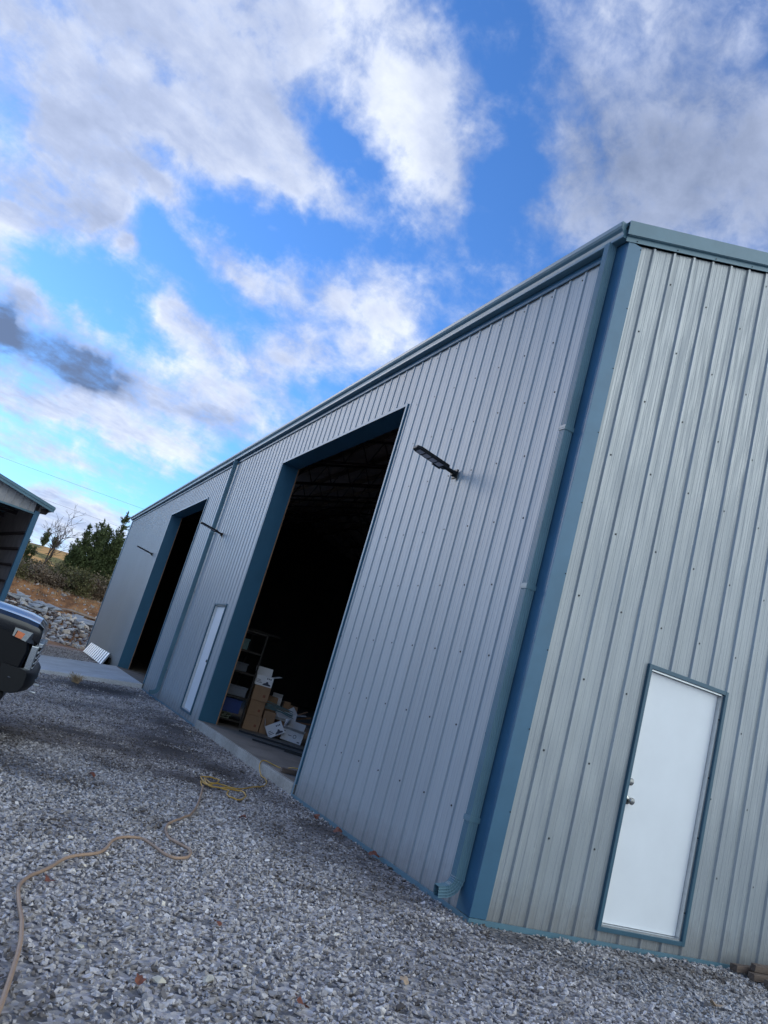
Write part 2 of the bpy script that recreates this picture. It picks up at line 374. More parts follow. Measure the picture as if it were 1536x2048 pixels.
# ------------------------------------------------------------------ main building
H = 5.68; SL = .3493; W = 15.0; LEN = 29.88; RIB = .2286
def gable_top(x): return H - .032 + SL * min(x, W - x)
def profile_points(u0, u1, phase, hs=1.0):
    base = [(-.022, 0), (-.012, .019), (.009, .019), (.019, 0)]
    for c in (-.0762, .0762): base += [(c - .012, 0), (c - .006, .0028), (c + .006, .0028), (c + .012, 0)]
    for c in (-.048, .048, -.1143): base += [(c - .004, 0), (c, .0012), (c + .004, 0)]
    base.sort(); P = []
    k0 = int((u0 - phase) / RIB) - 2; k1 = int((u1 - phase) / RIB) + 2
    for k in range(k0, k1 + 1):
        c = phase + k * RIB
        P += [(c + a, d * hs) for a, d in base]
    P.sort()
    def at(u):
        for (a, d), (b_, e_) in zip(P, P[1:]):
            if a <= u <= b_: return d + (e_ - d) * (u - a) / max(b_ - a, 1e-6)
        return 0.0
    out = [(u0, at(u0))] + [(a, d) for a, d in P if u0 + .001 < a < u1 - .001] + [(u1, at(u1))]
    return out
def panel(mb, u0, u1, zlo, zhi, phase, fn):
    pts = profile_points(u0, u1, phase, .62 if fn is fF else 1.0); vs = []; fs = []
    for a, d in pts:
        vs.append(fn(a, d, zlo if not callable(zlo) else zlo(a))); vs.append(fn(a, d, zhi if not callable(zhi) else zhi(a)))
    for i in range(len(pts) - 1): fs.append((2 * i, 2 * i + 2, 2 * i + 3, 2 * i + 1))
    mb.add(vs, fs)
def screw(mb, c, nrm, r=.0085):
    a = Vector(nrm).orthogonal().normalized(); b = Vector(nrm).cross(a); c = Vector(c); nv = Vector(nrm)
    ring = [c + r * (math.cos(k * PI / 3) * a + math.sin(k * PI / 3) * b) for k in range(6)]
    top = [p + nv * .005 for p in ring]
    mb.add(ring + top, [(k, (k + 1) % 6, 6 + (k + 1) % 6, 6 + k) for k in range(6)] + [tuple(range(6, 12))])

BLD = thing('metal_building', 'long grey ribbed steel warehouse with blue trim and two open bay doors', 'building')
fF = lambda u, d, z: (-d, u, z)
fG = lambda u, d, z: (u, -d, z)
Y1, Y2, ZD = 3.83, 8.86, 4.97; Y3, Y4 = 14.93, 19.77
D1 = (1.1555, 2.103, .0994, 2.2026); D2 = (9.53, 10.43, .12, 2.22)
FTOP = H - .03
# long front wall
mb = MB(); ph = .084
DI = .03   # wall hole is this much inside the door trim
panel(mb, 0, Y1, .0, FTOP, ph, fF); panel(mb, Y1, Y2, ZD, FTOP, ph, fF)
panel(mb, Y2, D2[0] + DI, 0, FTOP, ph, fF); panel(mb, D2[0] + DI, D2[1] - DI, 0, D2[2] + DI, ph, fF); panel(mb, D2[0] + DI, D2[1] - DI, D2[3] - DI, FTOP, ph, fF)
panel(mb, D2[1] - DI, Y3, 0, FTOP, ph, fF); panel(mb, Y3, Y4, ZD, FTOP, ph, fF); panel(mb, Y4, LEN, 0, FTOP, ph, fF)
mb.mi = 1
rows = [5.52 - .584 * i for i in range(9)]
rows = [5.52, 4.93, 4.35, 3.755, 3.128, 2.523, 1.90, 1.285, .67]
for ri, z in enumerate(rows):
    k = 0; y = .808 - .457 + (0 if ri % 2 else .2286) - .457
    while y < LEN:
        if y > .2 and not (Y1 - .05 < y < Y2 + .05 and z < ZD + .05) and not (Y3 - .05 < y < Y4 + .05 and z < ZD + .05) and not (D2[0] - .05 < y < D2[1] + .05 and z < D2[3] + .05):
            screw(mb, (0, y, z), (-1, 0, 0))
        y += .457
y = .3
while y < LEN:
    if not (Y1 - .03 < y < Y2) and not (Y3 < y < Y4): screw(mb, (0, y, .07), (-1, 0, 0), .006)
    y += RIB
mb.build('wall', [M['siding'], M['screw']], BLD)
# gable wall
mb = MB(); ph = .0458
panel(mb, 0, D1[0] + DI, 0, gable_top, ph, fG); panel(mb, D1[0] + DI, D1[1] - DI, 0, D1[2] + DI, ph, fG)
panel(mb, D1[0] + DI, D1[1] - DI, D1[3] - DI, gable_top, ph, fG); panel(mb, D1[1] - DI, W / 2, 0, gable_top, ph, fG); panel(mb, W / 2, W, 0, gable_top, ph, fG)
mb.mi = 1
for ri, z in enumerate([7.86, 7.27, 6.69, 6.1] + rows):
    x = (.307 if (ri - 4) % 2 else .536) - .457
    while x < W:
        if x > .16 and z < gable_top(x) - .1 and not (D1[0] - .03 < x < D1[1] + .02 and z < D1[3] + .04): screw(mb, (x, 0, z), (0, -1, 0))
        x += .457
x = .29
while x < W:
    screw(mb, (x, 0, .045 + 0), (0, -1, 0), .008); x += RIB
mb.build('wall', [M['siding_g'], M['screw']], BLD)
# back and far walls
mb = MB(); panel(mb, 0, LEN, 0, FTOP, .1, lambda u, d, z: (W + d, u, z)); mb.build('wall', M['siding'], BLD)
mb = MB(); panel(mb, 0, W / 2, 0, gable_top, .1, lambda u, d, z: (u, LEN + d, z)); panel(mb, W / 2, W, 0, gable_top, .1, lambda u, d, z: (u, LEN + d, z)); mb.build('wall', M['siding_g'], BLD)
# inner lining sheets added, interior shade put into their near-black colour
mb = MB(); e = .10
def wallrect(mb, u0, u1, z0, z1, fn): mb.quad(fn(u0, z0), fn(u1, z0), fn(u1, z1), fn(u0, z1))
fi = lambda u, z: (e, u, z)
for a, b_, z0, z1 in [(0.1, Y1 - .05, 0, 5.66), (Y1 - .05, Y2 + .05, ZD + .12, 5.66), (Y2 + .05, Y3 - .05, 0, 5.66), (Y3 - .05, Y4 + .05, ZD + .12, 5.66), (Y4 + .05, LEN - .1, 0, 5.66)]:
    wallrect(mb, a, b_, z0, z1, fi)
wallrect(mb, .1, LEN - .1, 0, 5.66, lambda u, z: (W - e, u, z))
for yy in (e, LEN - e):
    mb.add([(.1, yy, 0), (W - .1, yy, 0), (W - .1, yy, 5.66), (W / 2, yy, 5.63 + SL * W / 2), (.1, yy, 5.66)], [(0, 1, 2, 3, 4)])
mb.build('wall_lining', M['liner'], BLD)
# roof
mb = MB(); zr = lambda x: 5.80 + SL * x
for s in (0, 1):
    X = (lambda x: x) if s == 0 else (lambda x: W - x)
    n = int((LEN + .1) / RIB)
    mb.add([(X(-.09), -.045, zr(-.09)), (X(-.09), LEN + .05, zr(-.09)), (X(W / 2), LEN + .05, zr(W / 2)), (X(W / 2), -.045, zr(W / 2))], [(0, 1, 2, 3)])
    mb.add([(X(-.09), -.045, zr(-.09) - .02), (X(-.09), LEN + .05, zr(-.09) - .02), (X(W / 2), LEN + .05, zr(W / 2) - .02), (X(W / 2), -.045, zr(W / 2) - .02)], [(0, 1, 2, 3)])
    for k in range(n):
        y = .1 + k * RIB
        mb.add([(X(-.09), y - .02, zr(-.09)), (X(W / 2), y - .02, zr(W / 2)), (X(-.09), y, zr(-.09) + .02), (X(W / 2), y, zr(W / 2) + .02), (X(-.09), y + .02, zr(-.09)), (X(W / 2), y + .02, zr(W / 2))], [(0, 1, 3, 2), (2, 3, 5, 4), (0, 2, 4)])
mb.build('roof', M['roof'], BLD)
mb = MB()
for s in (0, 1):
    X = (lambda x: x) if s == 0 else (lambda x: W - x)
    mb.quad((X(.1), .1, 5.5 + SL * .1 + .12), (X(.1), LEN - .1, 5.5 + SL * .1 + .12), (X(W / 2), LEN - .1, 5.62 + SL * W / 2), (X(W / 2), .1, 5.62 + SL * W / 2))
mb.build('roof_lining', M['roofliner'], BLD)
# open web trusses
def truss_mb(y):
    mb = MB()
    for s in (0, 1):
        X = (lambda x: x) if s == 0 else (lambda x: W - x)
        top = lambda x: Vector((X(x), y, 5.42 + SL * x)); bot = lambda x: Vector((X(x), y, 4.98 + (SL - .02) * x))
        mb.tube([top(.15), top(W / 2)], .032, 4); mb.tube([bot(.5), bot(W / 2)], .028, 4)
        n = 16
        for i in range(n):
            a = .3 + i * (W / 2 - .3) / n; c = .3 + (i + 1) * (W / 2 - .3) / n; m_ = (a + c) / 2
            mb.tube([top(a), bot(max(m_, .5))], .014, 4); mb.tube([bot(max(m_, .5)), top(c)], .014, 4)
    return mb
for y in (2.4, 5.4, 8.4, 11.4, 14.4, 17.4, 20.4, 23.4, 26.4):
    truss_mb(y).build('truss', M['truss'], BLD)
for i in range(7):
    x = .55 + i * 1.05
    mb = MB()
    for X in (x, W - x): mb.box(X - .02, X + .02, .15, LEN - .15, 5.47 + SL * x, 5.58 + SL * x)
    mb.build('purlin', M['purlin'], BLD)
# floor slab and sills
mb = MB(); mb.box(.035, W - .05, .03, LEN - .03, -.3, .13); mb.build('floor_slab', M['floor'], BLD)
mb = MB(); mb.box(-.035, .034, Y1 + .005, Y2 + .06, -.25, .128); mb.build('door_sill', M['sill'], BLD, bevel=.006)
# jambs
def bay(y0, y1):
    p = MB(); D = .30
    p.box(-.022, D, y1, y1 + .03, .131, ZD + .03); p.box(-.022, D, y0 - .03, y0, .131, ZD + .03); p.box(-.022, D, y0, y1, ZD, ZD + .03)
    o = p.build('bay_door_jamb', M['jamb'], BLD)
    q = MB(); q.box(-.027, -.0225, y0 - .035, y0 + .004, 0.0, ZD + .035); q.box(-.027, -.0225, y1 - .004, y1 + .035, .14, ZD + .035); q.box(-.027, -.0225, y0 + .0045, y1 - .0045, ZD - .004, ZD + .035)
    q.build('opening_edge_trim', M['edge'], o)
    for a_, b_ in ((y1 - .012, y1 + .03), (y0 - .03, y0 + .01)):
        q = MB(); q.box(D + .001, D + .02, a_, b_, .131, ZD); q.build('lumber_edge', M['woodedge'], o)
bay(Y1, Y2); bay(Y3, Y4)
# corner, base trims
mb = MB()
mb.box(-.027, .122, -.026, .0, .030, 5.668); mb.box(-.027, -.001, .0005, .16, .030, 5.655)
mb.mi = 1
for z in rows: screw(mb, (.112, -.026, z + .12), (0, -1, 0), .006)
mb.build('corner_trim', [M['blue'], M['screw']], BLD, bevel=.003)
mb = MB(); mb.box(-.027, -.001, LEN - .12, LEN + .026, .0, 5.62); mb.box(-.027, .14, LEN + .0265, LEN + .03, 0, 5.66); mb.build('corner_trim', M['blue'], BLD)
mb = MB(); mb.box(-.032, W, -.032, -.0275, -.03, .026); mb.box(-.0274, W, -.0276, -.02, .016, .0275); mb.build('base_trim', M['teal'], BLD)
for a_, b_ in ((-.0274, Y1 - .04), (Y2 + .04, Y3 - .04), (Y4 + .04, LEN)):
    mb = MB(); mb.box(-.032, -.0275, a_, b_, -.03, .025); mb.box(-.0276, -.02, a_ + .008, b_, .016, .0265); mb.build('base_trim', M['teal'], BLD)
# rake trim
def rake(side):
    mb = MB(); X = (lambda x: x) if side == 0 else (lambda x: W - x)
    def slab(x0, x1, y0, y1, a, b_):
        vs = [(X(x), y, z_ + SL * x) for x in (x0, x1) for y in (y0, y1) for z_ in (a, b_)]
        mb.add(vs, [(0, 1, 3, 2), (4, 6, 7, 5), (0, 4, 5, 1), (2, 3, 7, 6), (0, 2, 6, 4), (1, 5, 7, 3)])
    x0 = -.085 if side == 0 else -.085
    slab(x0, W / 2, -.066, -.058, 5.71, 5.845)      # face
    slab(x0, W / 2, -.0575, .0, 5.835, 5.843)       # cap
    slab(x0 + .02, W / 2, -.058, -.034, 5.705, 5.7085)       # hem
    slab(x0 + .02, W / 2, -.034, -.030, 5.655, 5.7045)       # lower flange
    mb.mi = 1
    x = .05
    while x < W / 2: screw(mb, (X(x), -.034, 5.672 + SL * x), (0, -1, 0), .006); x += .4572
    mb.build('rake_trim', [M['teal'], M['screw']], BLD)
rake(0); rake(1)
# gutters
def gutter(s):
    X = (lambda x: x) if s == 0 else (lambda x: W - x)
    prof = [(-.030, 5.80), (-.032, 5.66), (-.095, 5.66), (-.100, 5.665), (-.100, 5.69), (-.108, 5.715), (-.130, 5.735), (-.142, 5.755), (-.144, 5.79), (-.138, 5.80), (-.136, 5.79), (-.134, 5.76), (-.125, 5.745), (-.104, 5.725), (-.094, 5.70), (-.092, 5.668), (-.036, 5.668), (-.034, 5.80)]
    mb = MB(); mb.prism(prof, -.02, LEN + .03, lambda p, q, t: (X(p), t, q))
    for y in (-.02, LEN + .026):
        cap = [(-.032, 5.80), (-.032, 5.66), (-.095, 5.66), (-.100, 5.69), (-.130, 5.735), (-.144, 5.79), (-.138, 5.80)]
        mb.prism(cap, y - .004, y, lambda p, q, t: (X(p), t, q))
    o = mb.build('gutter', M['teal'], BLD)
    k = 1.0
    while k < LEN:
        mb = MB(); mb.box(X(-.136), X(-.034), k - .01, k + .01, 5.792, 5.797); k += .9; mb.build('gutter_hanger', M['edge'], o)
    mb = MB()
    mb.prism([(-.028, 5.655), (-.028, 5.60), (-.022, 5.59), (-.0205, 5.59), (-.0205, 5.72), (-.028, 5.72)], .165, LEN, lambda p, q, t: (X(p), t, q))
    mb.build('eave_trim', M['blue'], BLD)
gutter(0); gutter(1)
# downspouts
def downspout(yc):
    hw, dp = .036, .042   # half sizes across wall / out of wall
    prof = []
    def side(a, b_, n=4):
        a = Vector(a); b_ = Vector(b_); t = (b_ - a); nn = Vector((t.y, -t.x)).normalized()
        for i in range(n):
            for f, h in ((.1, 0), (.3, .0035), (.7, .0035), (.9, 0)):
                prof.append(a + t * ((i + f) / n) + nn * -h)
    side((-hw, -dp), (hw, -dp)); side((hw, -dp), (hw, dp)); side((hw, dp), (-hw, dp)); side((-hw, dp), (-hw, -dp))
    xc = -.076
    mb = MB(); zt, ze = 5.665, .245
    path = [(Vector((xc, yc, zt)), 0.0), (Vector((xc, yc, ze)), 0.0)]
    rad = .115
    rings = []
    for c, a in path: rings.append([c + Vector((q.y, q.x, 0)) for q in prof])
    for i in range(1, 15):
        a = math.radians(80) * i / 14
        c = Vector((xc - rad * (1 - math.cos(a)), yc, ze - rad * math.sin(a)))
        g = 1.05 if i % 2 else .97
        ax = Vector((math.cos(a), 0, -math.sin(a) * -1))   # local out axis rotates
        ax = Vector((math.cos(a), 0, -math.sin(a)))
        rings.append([c + (ax * q.y + Vector((0, q.x, 0))) * g for q in prof])
    dirv = Vector((-math.sin(math.radians(80)), 0, -math.cos(math.radians(80))))
    last = rings[-1]; rings.append([p + dirv * .02 for p in last]); rings.append([p + dirv * .06 for p in last])
    mb.ring_loft(rings, cap=False)
    # inner sleeve end so the mouth has a wall and reads hollow
    o = mb.build('downspout', M['teal'], BLD)
    so = o.modifiers.new('t', 'SOLIDIFY'); so.thickness = .0015
    for z in (3.86, 2.47, .66):
        s = MB(); s.box(xc - dp - .004, -.027, yc - hw - .004, yc - hw - .001, z - .02, z + .02); s.box(xc - dp - .004, -.027, yc + hw + .001, yc + hw + .004, z - .02, z + .02)
        s.box(xc - dp - .005, xc - dp - .002, yc - hw - .006, yc + hw + .006, z - .02, z + .02); s.box(-.027, -.0205, yc + hw + .002, yc + hw + .06, z - .015, z + .015)
        s.box(xc - dp - .007, xc - dp - .0052, yc - hw - .006, yc + hw + .006, z - .006, z + .006)
        s.build('strap', M['teal'], o)
downspout(.155); downspout(12.76)

# personnel doors
def man_door(D, fn, name='door'):
    u0, u1, z0, z1 = D
    bx = lambda mb, a, b_, d0, d1, c, d: mb.add([fn(u, dd, z) for z in (c, d) for dd in (d0, d1) for u in (a, b_)], [(0, 1, 3, 2), (4, 6, 7, 5), (0, 4, 5, 1), (2, 3, 7, 6), (0, 2, 6, 4), (1, 5, 7, 3)])
    leaf = MB(); bx(leaf, u0 + .052, u1 - .055, -.075, -.035, z0 + .05, z1 - .05)
    o = leaf.build('door', M['door'], BLD, bevel=.002)
    t = MB(); p = .030
    bx(t, u0, u0 + .034, -.02, p, z0, z1); bx(t, u1 - .034, u1, -.02, p, z0, z1); bx(t, u0 + .0345, u1 - .0345, -.02, p - .001, z0, z0 + .034); bx(t, u0 + .0345, u1 - .0345, -.02, p - .001, z1 - .034, z1)
    t.build('door_trim', M['doortrim'], o, bevel=.002)
    f = MB()
    bx(f, u0 + .035, u0 + .0505, -.08, .008, z0 + .035, z1 - .035); bx(f, u1 - .0535, u1 - .035, -.08, .008, z0 + .035, z1 - .035); bx(f, u0 + .051, u1 - .054, -.08, .007, z1 - .048, z1 - .035)
    f.build('door_frame', M['alu'], o)
    s = MB(); bx(s, u0 + .051, u1 - .054, -.08, .012, z0 + .035, z0 + .047); s.build('threshold', M['alu'], o)
    def knob(uc, zc, prof, nm):
        k = MB(); rings = []
        for d, r in prof: rings.append([fn(uc + r * math.cos(2 * PI * i / 20), -.035 + d, zc + r * math.sin(2 * PI * i / 20)) for i in range(20)])
        k.ring_loft(rings); k.build(nm, M['knob'], o, smooth=True, angle=.6)
    knob(u0 + .098, z0 + .995, [(0, .034), (.006, .034), (.010, .026), (.014, .013), (.034, .013), (.040, .022), (.048, .028), (.062, .028), (.068, .022), (.069, .004)], 'handle')
    knob(u0 + .098, z0 + 1.14, [(0, .030), (.012, .029), (.018, .022), (.019, .004)], 'deadbolt')
    for z in (z0 + .25, z0 + .85, z0 + 1.35, z0 + 1.85):
        h = MB(); bx(h, u1 - .05, u1 - .040, .008, .014, z - .006, z + .006); h.build('jamb_screw', M['screw'], o)
man_door(D1, fG); man_door(D2, fF)

# concrete apron outside the far bay (slopes away)
mb = MB()
def ap(x): return .122 + .118 * x if x > -3.0 else .122 - .118 * 3 + .03 * (x + 3)
xs = [-.032 - .001, -1, -2, -3, -4.5, -7]
vs = []; fs = []
for x in xs:
    for y in (14.86, 19.95): vs += [(x, y, ap(x)), (x, y, ap(x) - .28)]
for i in range(len(xs) - 1):
    a = i * 4; b_ = a + 4
    fs += [(a, b_, b_ + 2, a + 2), (a, a + 1, b_ + 1, b_), (a + 2, b_ + 2, b_ + 3, a + 3), (a + 1, a + 3, b_ + 3, b_ + 1)]
fs += [(0, 2, 3, 1), (len(vs) - 4, len(vs) - 3, len(vs) - 1, len(vs) - 2)]
mb.add(vs, fs); o = mb.build('concrete_apron', M['conc'], bevel=.008); tag(o, kind='structure')
mb = MB(); mb.box(-.0325, .034, Y3 + .005, Y4 - .005, -.2, .126); mb.build('door_sill', M['floor'], BLD)

# ------------------------------------------------------------------ wall lights
def wall_light(y, z, label, parts=None):
    r = thing('wall_light', label, 'lamp', (-.02, y, z), group='black flood lights on the long wall')
    ang = .17
    R_ = Matrix.Rotation(ang, 4, 'Y')   # tilts so that -x end is up
    def bx(mb, *a): mb.box(*a, M=R_)
    m = MB(); m.box(-.018, -.001, -.045, .045, -.055, .045); m.tube([(-.018, 0, -.005), (-.05, 0, 0)], .035, 12); m.build('wall_bracket', M['black'], r, bevel=.003)
    m = MB(); m.tube([R_ @ Vector((-.03, 0, 0)), R_ @ Vector((-.19, 0, 0))], .022, 12); m.build('arm', M['black'], r, smooth=True, angle=.6)
    m = MB()
    prof = [(-.14, -.075), (-.50, -.075), (-.545, -.045), (-.545, .045), (-.50, .075), (-.14, .075), (-.12, .04), (-.12, -.04)]
    vs = [R_ @ Vector((a, b_, -.012)) for a, b_ in prof] + [R_ @ Vector((a, b_, .018)) for a, b_ in prof]
    n = len(prof); m.add(vs, [(i, (i + 1) % n, n + (i + 1) % n, n + i) for i in range(n)] + [tuple(range(n)), tuple(range(n, 2 * n))])
    h = m.build('lamp_head', M['black'], r, bevel=.003)
    for k in range(4):
        m = MB(); x = -.47 + k * .082; bx(m, x - .032, x + .032, -.048, .048, -.0155, -.0125); m.build('led_panel', M['led'], h)
    m = MB(); bx(m, -.26, -.155, .0755, .105, -.016, .006); m.build('sensor', M['black'], h, bevel=.004)
wall_light(1.985, 3.74, 'black flood light with four grey panels beside the nearest bay door')
wall_light(11.85, 3.755, 'black flood light on the wall beside the middle downspout')
wall_light(20.88, 3.72, 'farthest black flood light on the wall beyond the second bay door')

# corrugated sheets leaning at the far wall foot
M['galv'] = simple('galvanised_sheet', (0.62, 0.66, 0.68), .35, .55, .12, 6)
def lean_sheet():
    r = thing('metal_sheet', 'ribbed silver metal sheet leaning against the foot of the wall past the far bay', 'metal sheet', (-.3, 23.8, 0))
    mb = MB(); n = 11; Lh = 3.05
    A = Vector((-.05, 0, -.02)); B = Vector((.22, .9, .34)); nrm = Vector((-.8, 0, .6)).normalized()
    for i in range(n):
        c = -Lh + i * 2 * Lh / n; w_ = 2 * Lh / n * .62
        for q, (aa, bb) in enumerate(((0, .0),)):
            vs = [A + Vector((0, c, 0)) + nrm * .05, A + Vector((0, c + w_, 0)) + nrm * .05, B + Vector((0, c + w_, 0)) + nrm * .05, B + Vector((0, c, 0)) + nrm * .05]
            ws = [v - nrm * .05 for v in vs]
            mb.add(vs + ws, [(0, 1, 2, 3), (0, 4, 5, 1), (1, 5, 6, 2), (2, 6, 7, 3), (3, 7, 4, 0)])
    mb.mi = 1; e_ = nrm * -.004
    mb.add([A + Vector((0, -Lh, 0)) + e_, A + Vector((0, Lh, 0)) + e_, B + Vector((0, Lh, 0)) + e_, B + Vector((0, -Lh, 0)) + e_], [(0, 1, 2, 3)])
    o = mb.build('sheet', [M['galv'], M['black']], r)
    mb = MB(); mb.box(.20, .25, -2.4, 4.2, -.04, .24); mb.build('timber_edge', M['black'], r)
lean_sheet()
# ------------------------------------------------------------------ hose and cord on the ground
M['hose'] = simple('tan_rubber_hose', (0.34, 0.225, 0.15), .55, 0, .22, 3.0, .1, 60)
M['cord'] = simple('yellow_cord', (0.46, 0.27, 0.045), .45, 0, .12, 8)
HOSE = [(-3.164, -1.782), (-3.145, -1.669), (-3.106, -1.393), (-3.076, -1.144), (-3.063, -0.861), (-3.071, -0.606), (-3.074, -0.451), (-3.05, -0.307), (-2.988, -0.163), (-2.887, 0.004), (-2.791, 0.21), (-2.695, 0.31), (-2.579, 0.401), (-2.508, 0.561), (-2.441, 0.763), (-2.339, 0.885), (-2.222, 0.893), (-2.167, 0.75), (-2.125, 0.597), (-2.052, 0.529), (-1.965, 0.576), (-1.911, 0.713), (-1.919, 0.827), (-1.973, 0.925), (-2.007, 1.035), (-1.987, 1.244), (-1.922, 1.463), (-1.777, 1.694), (-1.64, 1.934), (-1.459, 2.436), (-1.192, 3.363)]
CORD = [(-1.212, 3.278), (-1.163, 3.603), (-1.125, 3.485), (-1.04, 3.427), (-0.899, 3.434), (-0.756, 3.441), (-0.754, 3.235), (-0.878, 2.977), (-0.981, 2.951), (-0.996, 3.114), (-0.922, 3.347), (-1.047, 3.398), (-1.112, 3.47), (-1.114, 3.742), (-1.076, 3.929), (-0.963, 3.964), (-0.879, 3.923), (-0.943, 3.72), (-1.042, 3.595), (-1.064, 3.833), (-1.097, 3.529), (-0.932, 3.628), (-0.794, 3.509), (-0.546, 3.759), (-0.356, 3.946), (-0.21, 4.208), (-0.135, 4.484), (-0.108, 4.734)]
pre = [(-3.2, -2.9), (-3.28, -2.5), (-3.22, -2.1)]
def lay(pts, r, wob=.006):
    P = catmull([(x, y, 0) for x, y in pts], 5)
    return [Vector((p.x, p.y, ground_z(p.x, p.y) + r + .008 + wob * mnoise.noise(Vector((p.x * 6, p.y * 6, 1))))) for p in P]
mb = MB(); mb.tube(lay(pre + HOSE, .0105, .010), .0105, 8)
tag(mb.build('air_hose', M['hose'], smooth=True), 'tan rubber hose snaking across the gravel in the foreground', 'hose')
P = lay(CORD, .008)
for i, p in enumerate(P): p.z += .006 * (i % 7 > 3)
P += [Vector(q) for q in catmull([(-.10, 4.76, .01), (-.075, 4.95, .05), (-.05, 5.08, .115), (.02, 5.14, .155), (.12, 5.02, .142), (.2, 4.85, .142), (.26, 4.7, .2), (.42, 4.55, .205), (.6, 4.5, .15), (.9, 4.45, .142)], 6)]
mb = MB(); mb.tube(P, .0075, 8)
tag(mb.build('extension_cord', M['cord'], smooth=True), 'yellow cord coiled on the gravel and running up into the nearest bay', 'cord')

# ------------------------------------------------------------------ fallen leaves, pale rocks, boards
M['leaf_r'] = simple('red_brown_leaf', (0.17, 0.055, 0.03), .7, 0, .35, 40)
M['leaf_t'] = simple('tan_leaf', (0.42, 0.30, 0.20), .7, 0, .25, 40)
def leaf(x, y, s, mat, label, seed, group=None):
    r = random.Random(seed); m = MB(); n = 18; ring = []
    for k in range(n):
        a = 2 * PI * k / n; rr = s * (.62 + .38 * abs(math.sin(a * 2.5 + r.random() * .4))) * (1.25 if k == 0 else 1)
        ring.append((rr * math.cos(a), rr * .8 * math.sin(a), .012 + .35 * s * math.sin(a * 2 + seed) * .7 + r.uniform(0, .12) * s))
    vs = [(0, 0, .014)] + ring
    m.add(vs, [(0, 1 + k, 1 + (k + 1) % n) for k in range(n)])
    m.tube([(s * .9, 0, .014), (s * 1.5, .1 * s, .022)], s * .035, 4)
    o = m.build('fallen_leaf', mat); o.location = (x, y, ground_z(x, y) + .016); o.rotation_euler = (r.uniform(-.35, .35), r.uniform(-.35, .35), r.uniform(0, 6.28))
    tag(o, label, 'leaf', group)
LG = 'dead leaves scattered on the gravel'
leaf(-1.115, 2.103, .05, M['leaf_r'], 'red brown leaf left of the dark dirt patch by the long wall', 1, LG)
leaf(-.139, 2.148, .06, M['leaf_r'], 'red brown leaf touching the gravel edge halfway along the near wall', 2, LG)
leaf(-.16, 2.7, .05, M['leaf_r'], 'small red leaf close to the near bay door jamb', 3, LG)
leaf(-.10, 1.42, .055, M['leaf_r'], 'red brown leaf at the wall foot nearest the corner downspout', 4, LG)
leaf(-2.601, -1.412, .032, M['leaf_r'], 'curled rust coloured leaf in the foreground beside the pale rocks', 5, LG)
leaf(-2.065, -.644, .028, M['leaf_r'], 'small orange leaf alone on clean gravel in the middle foreground', 6, LG)
leaf(-2.913, -.259, .04, M['leaf_r'], 'rust leaf lying just inside the bend of the tan hose', 7, LG)
leaf(-2.387, 2.894, .055, M['leaf_r'], 'dark red leaf on the gravel between the truck and the cord', 8, LG)
leaf(-1.9, -1.549, .035, M['leaf_r'], 'tiny brown leaf at the bottom edge of the gravel', 9, LG)
leaf(1.315, -1.03, .06, M['leaf_t'], 'large pale tan leaf on the gravel in front of the gable door', 10, LG)
leaf(-1.19, -1.2, .03, M['leaf_t'], 'little yellowish leaf on the gravel below the wall corner', 11, LG)
def rock_obj(name, mat, sx, sy, sz, seed, npts=16):
    v = hull_variants(1, 1.0, npts, seed)[0]
    m = MB(); m.add([(a[0] * sx, a[1] / .72 * sy, a[2] * sz) for a in v[0]], [tuple(f) for f in v[1]])
    return m.build(name, mat)
M['pale'] = simple('pale_limestone', (0.52, 0.48, 0.40), .8, 0, .2, 30, .3, 80)
for i, (x, y, s, lb) in enumerate([(-2.51, -1.394, .07, 'pale cream rock beside the rust leaf in the foreground'), (-2.277, -1.345, .08, 'largest pale pointed rock, right of the other cream rock'), (-2.817, -1.102, .045, 'small pale rock right of the tan hose in the foreground')]):
    o = rock_obj('rock', M['pale'], s, s * .8, s * .6, 40 + i); o.location = (x, y, ground_z(x, y) + .018); o.rotation_euler = (0, 0, i * 1.3); tag(o, lb, 'rock', 'pale rocks on the gravel')
M['board'] = simple('weathered_board', (0.13, 0.095, 0.075), .85, 0, .4, 3, .4, 20, stretch=(1, 12, 12))
for i, (x0, y0, x1, y1, z, w, lb) in enumerate([(2.55, -.15, 4.2, -.12, .045, .07, 'weathered board nearest the wall in the small lumber pile'), (2.60, -.28, 4.3, -.22, .035, .06, 'weathered board in the middle of the small lumber pile'), (2.62, -.42, 4.1, -.37, .035, .07, 'outermost weathered board in the small lumber pile'), (2.66, -.24, 4.0, -.30, .095, .05, 'weathered board lying on top of the small lumber pile')]):
    d = Vector((x1 - x0, y1 - y0, 0)); m = MB(); m.box(0, d.length, -w / 2, w / 2, -.026, .026); o = m.build('board', M['board'], bevel=.003)
    o.location = (x0, y0, z); o.rotation_euler = (.06 * (i - 1), -.01, math.atan2(d.y, d.x)); tag(o, lb, 'board', 'old boards by the gable wall')
# dry plant in front of the apron
M['dry'] = simple('dry_straw', (0.42, 0.30, 0.17), .9, 0, .3, 10)
m = MB(); r = random.Random(3)
for k in range(70):
    a = r.uniform(0, 6.28); t = r.uniform(.05, .22); p = Vector((r.uniform(-.08, .08), r.uniform(-.08, .08), 0))
    m.tube([p, p + Vector((math.cos(a) * t * .5, math.sin(a) * t * .5, r.uniform(.03, .16))), p + Vector((math.cos(a) * t, math.sin(a) * t, r.uniform(.02, .22)))], .004, 3)
o = m.build('dry_weed', M['dry']); o.location = (-1.655, 13.7, ground_z(-1.655, 13.7)); tag(o, 'tuft of dry straw coloured weed in front of the concrete apron', 'plant')

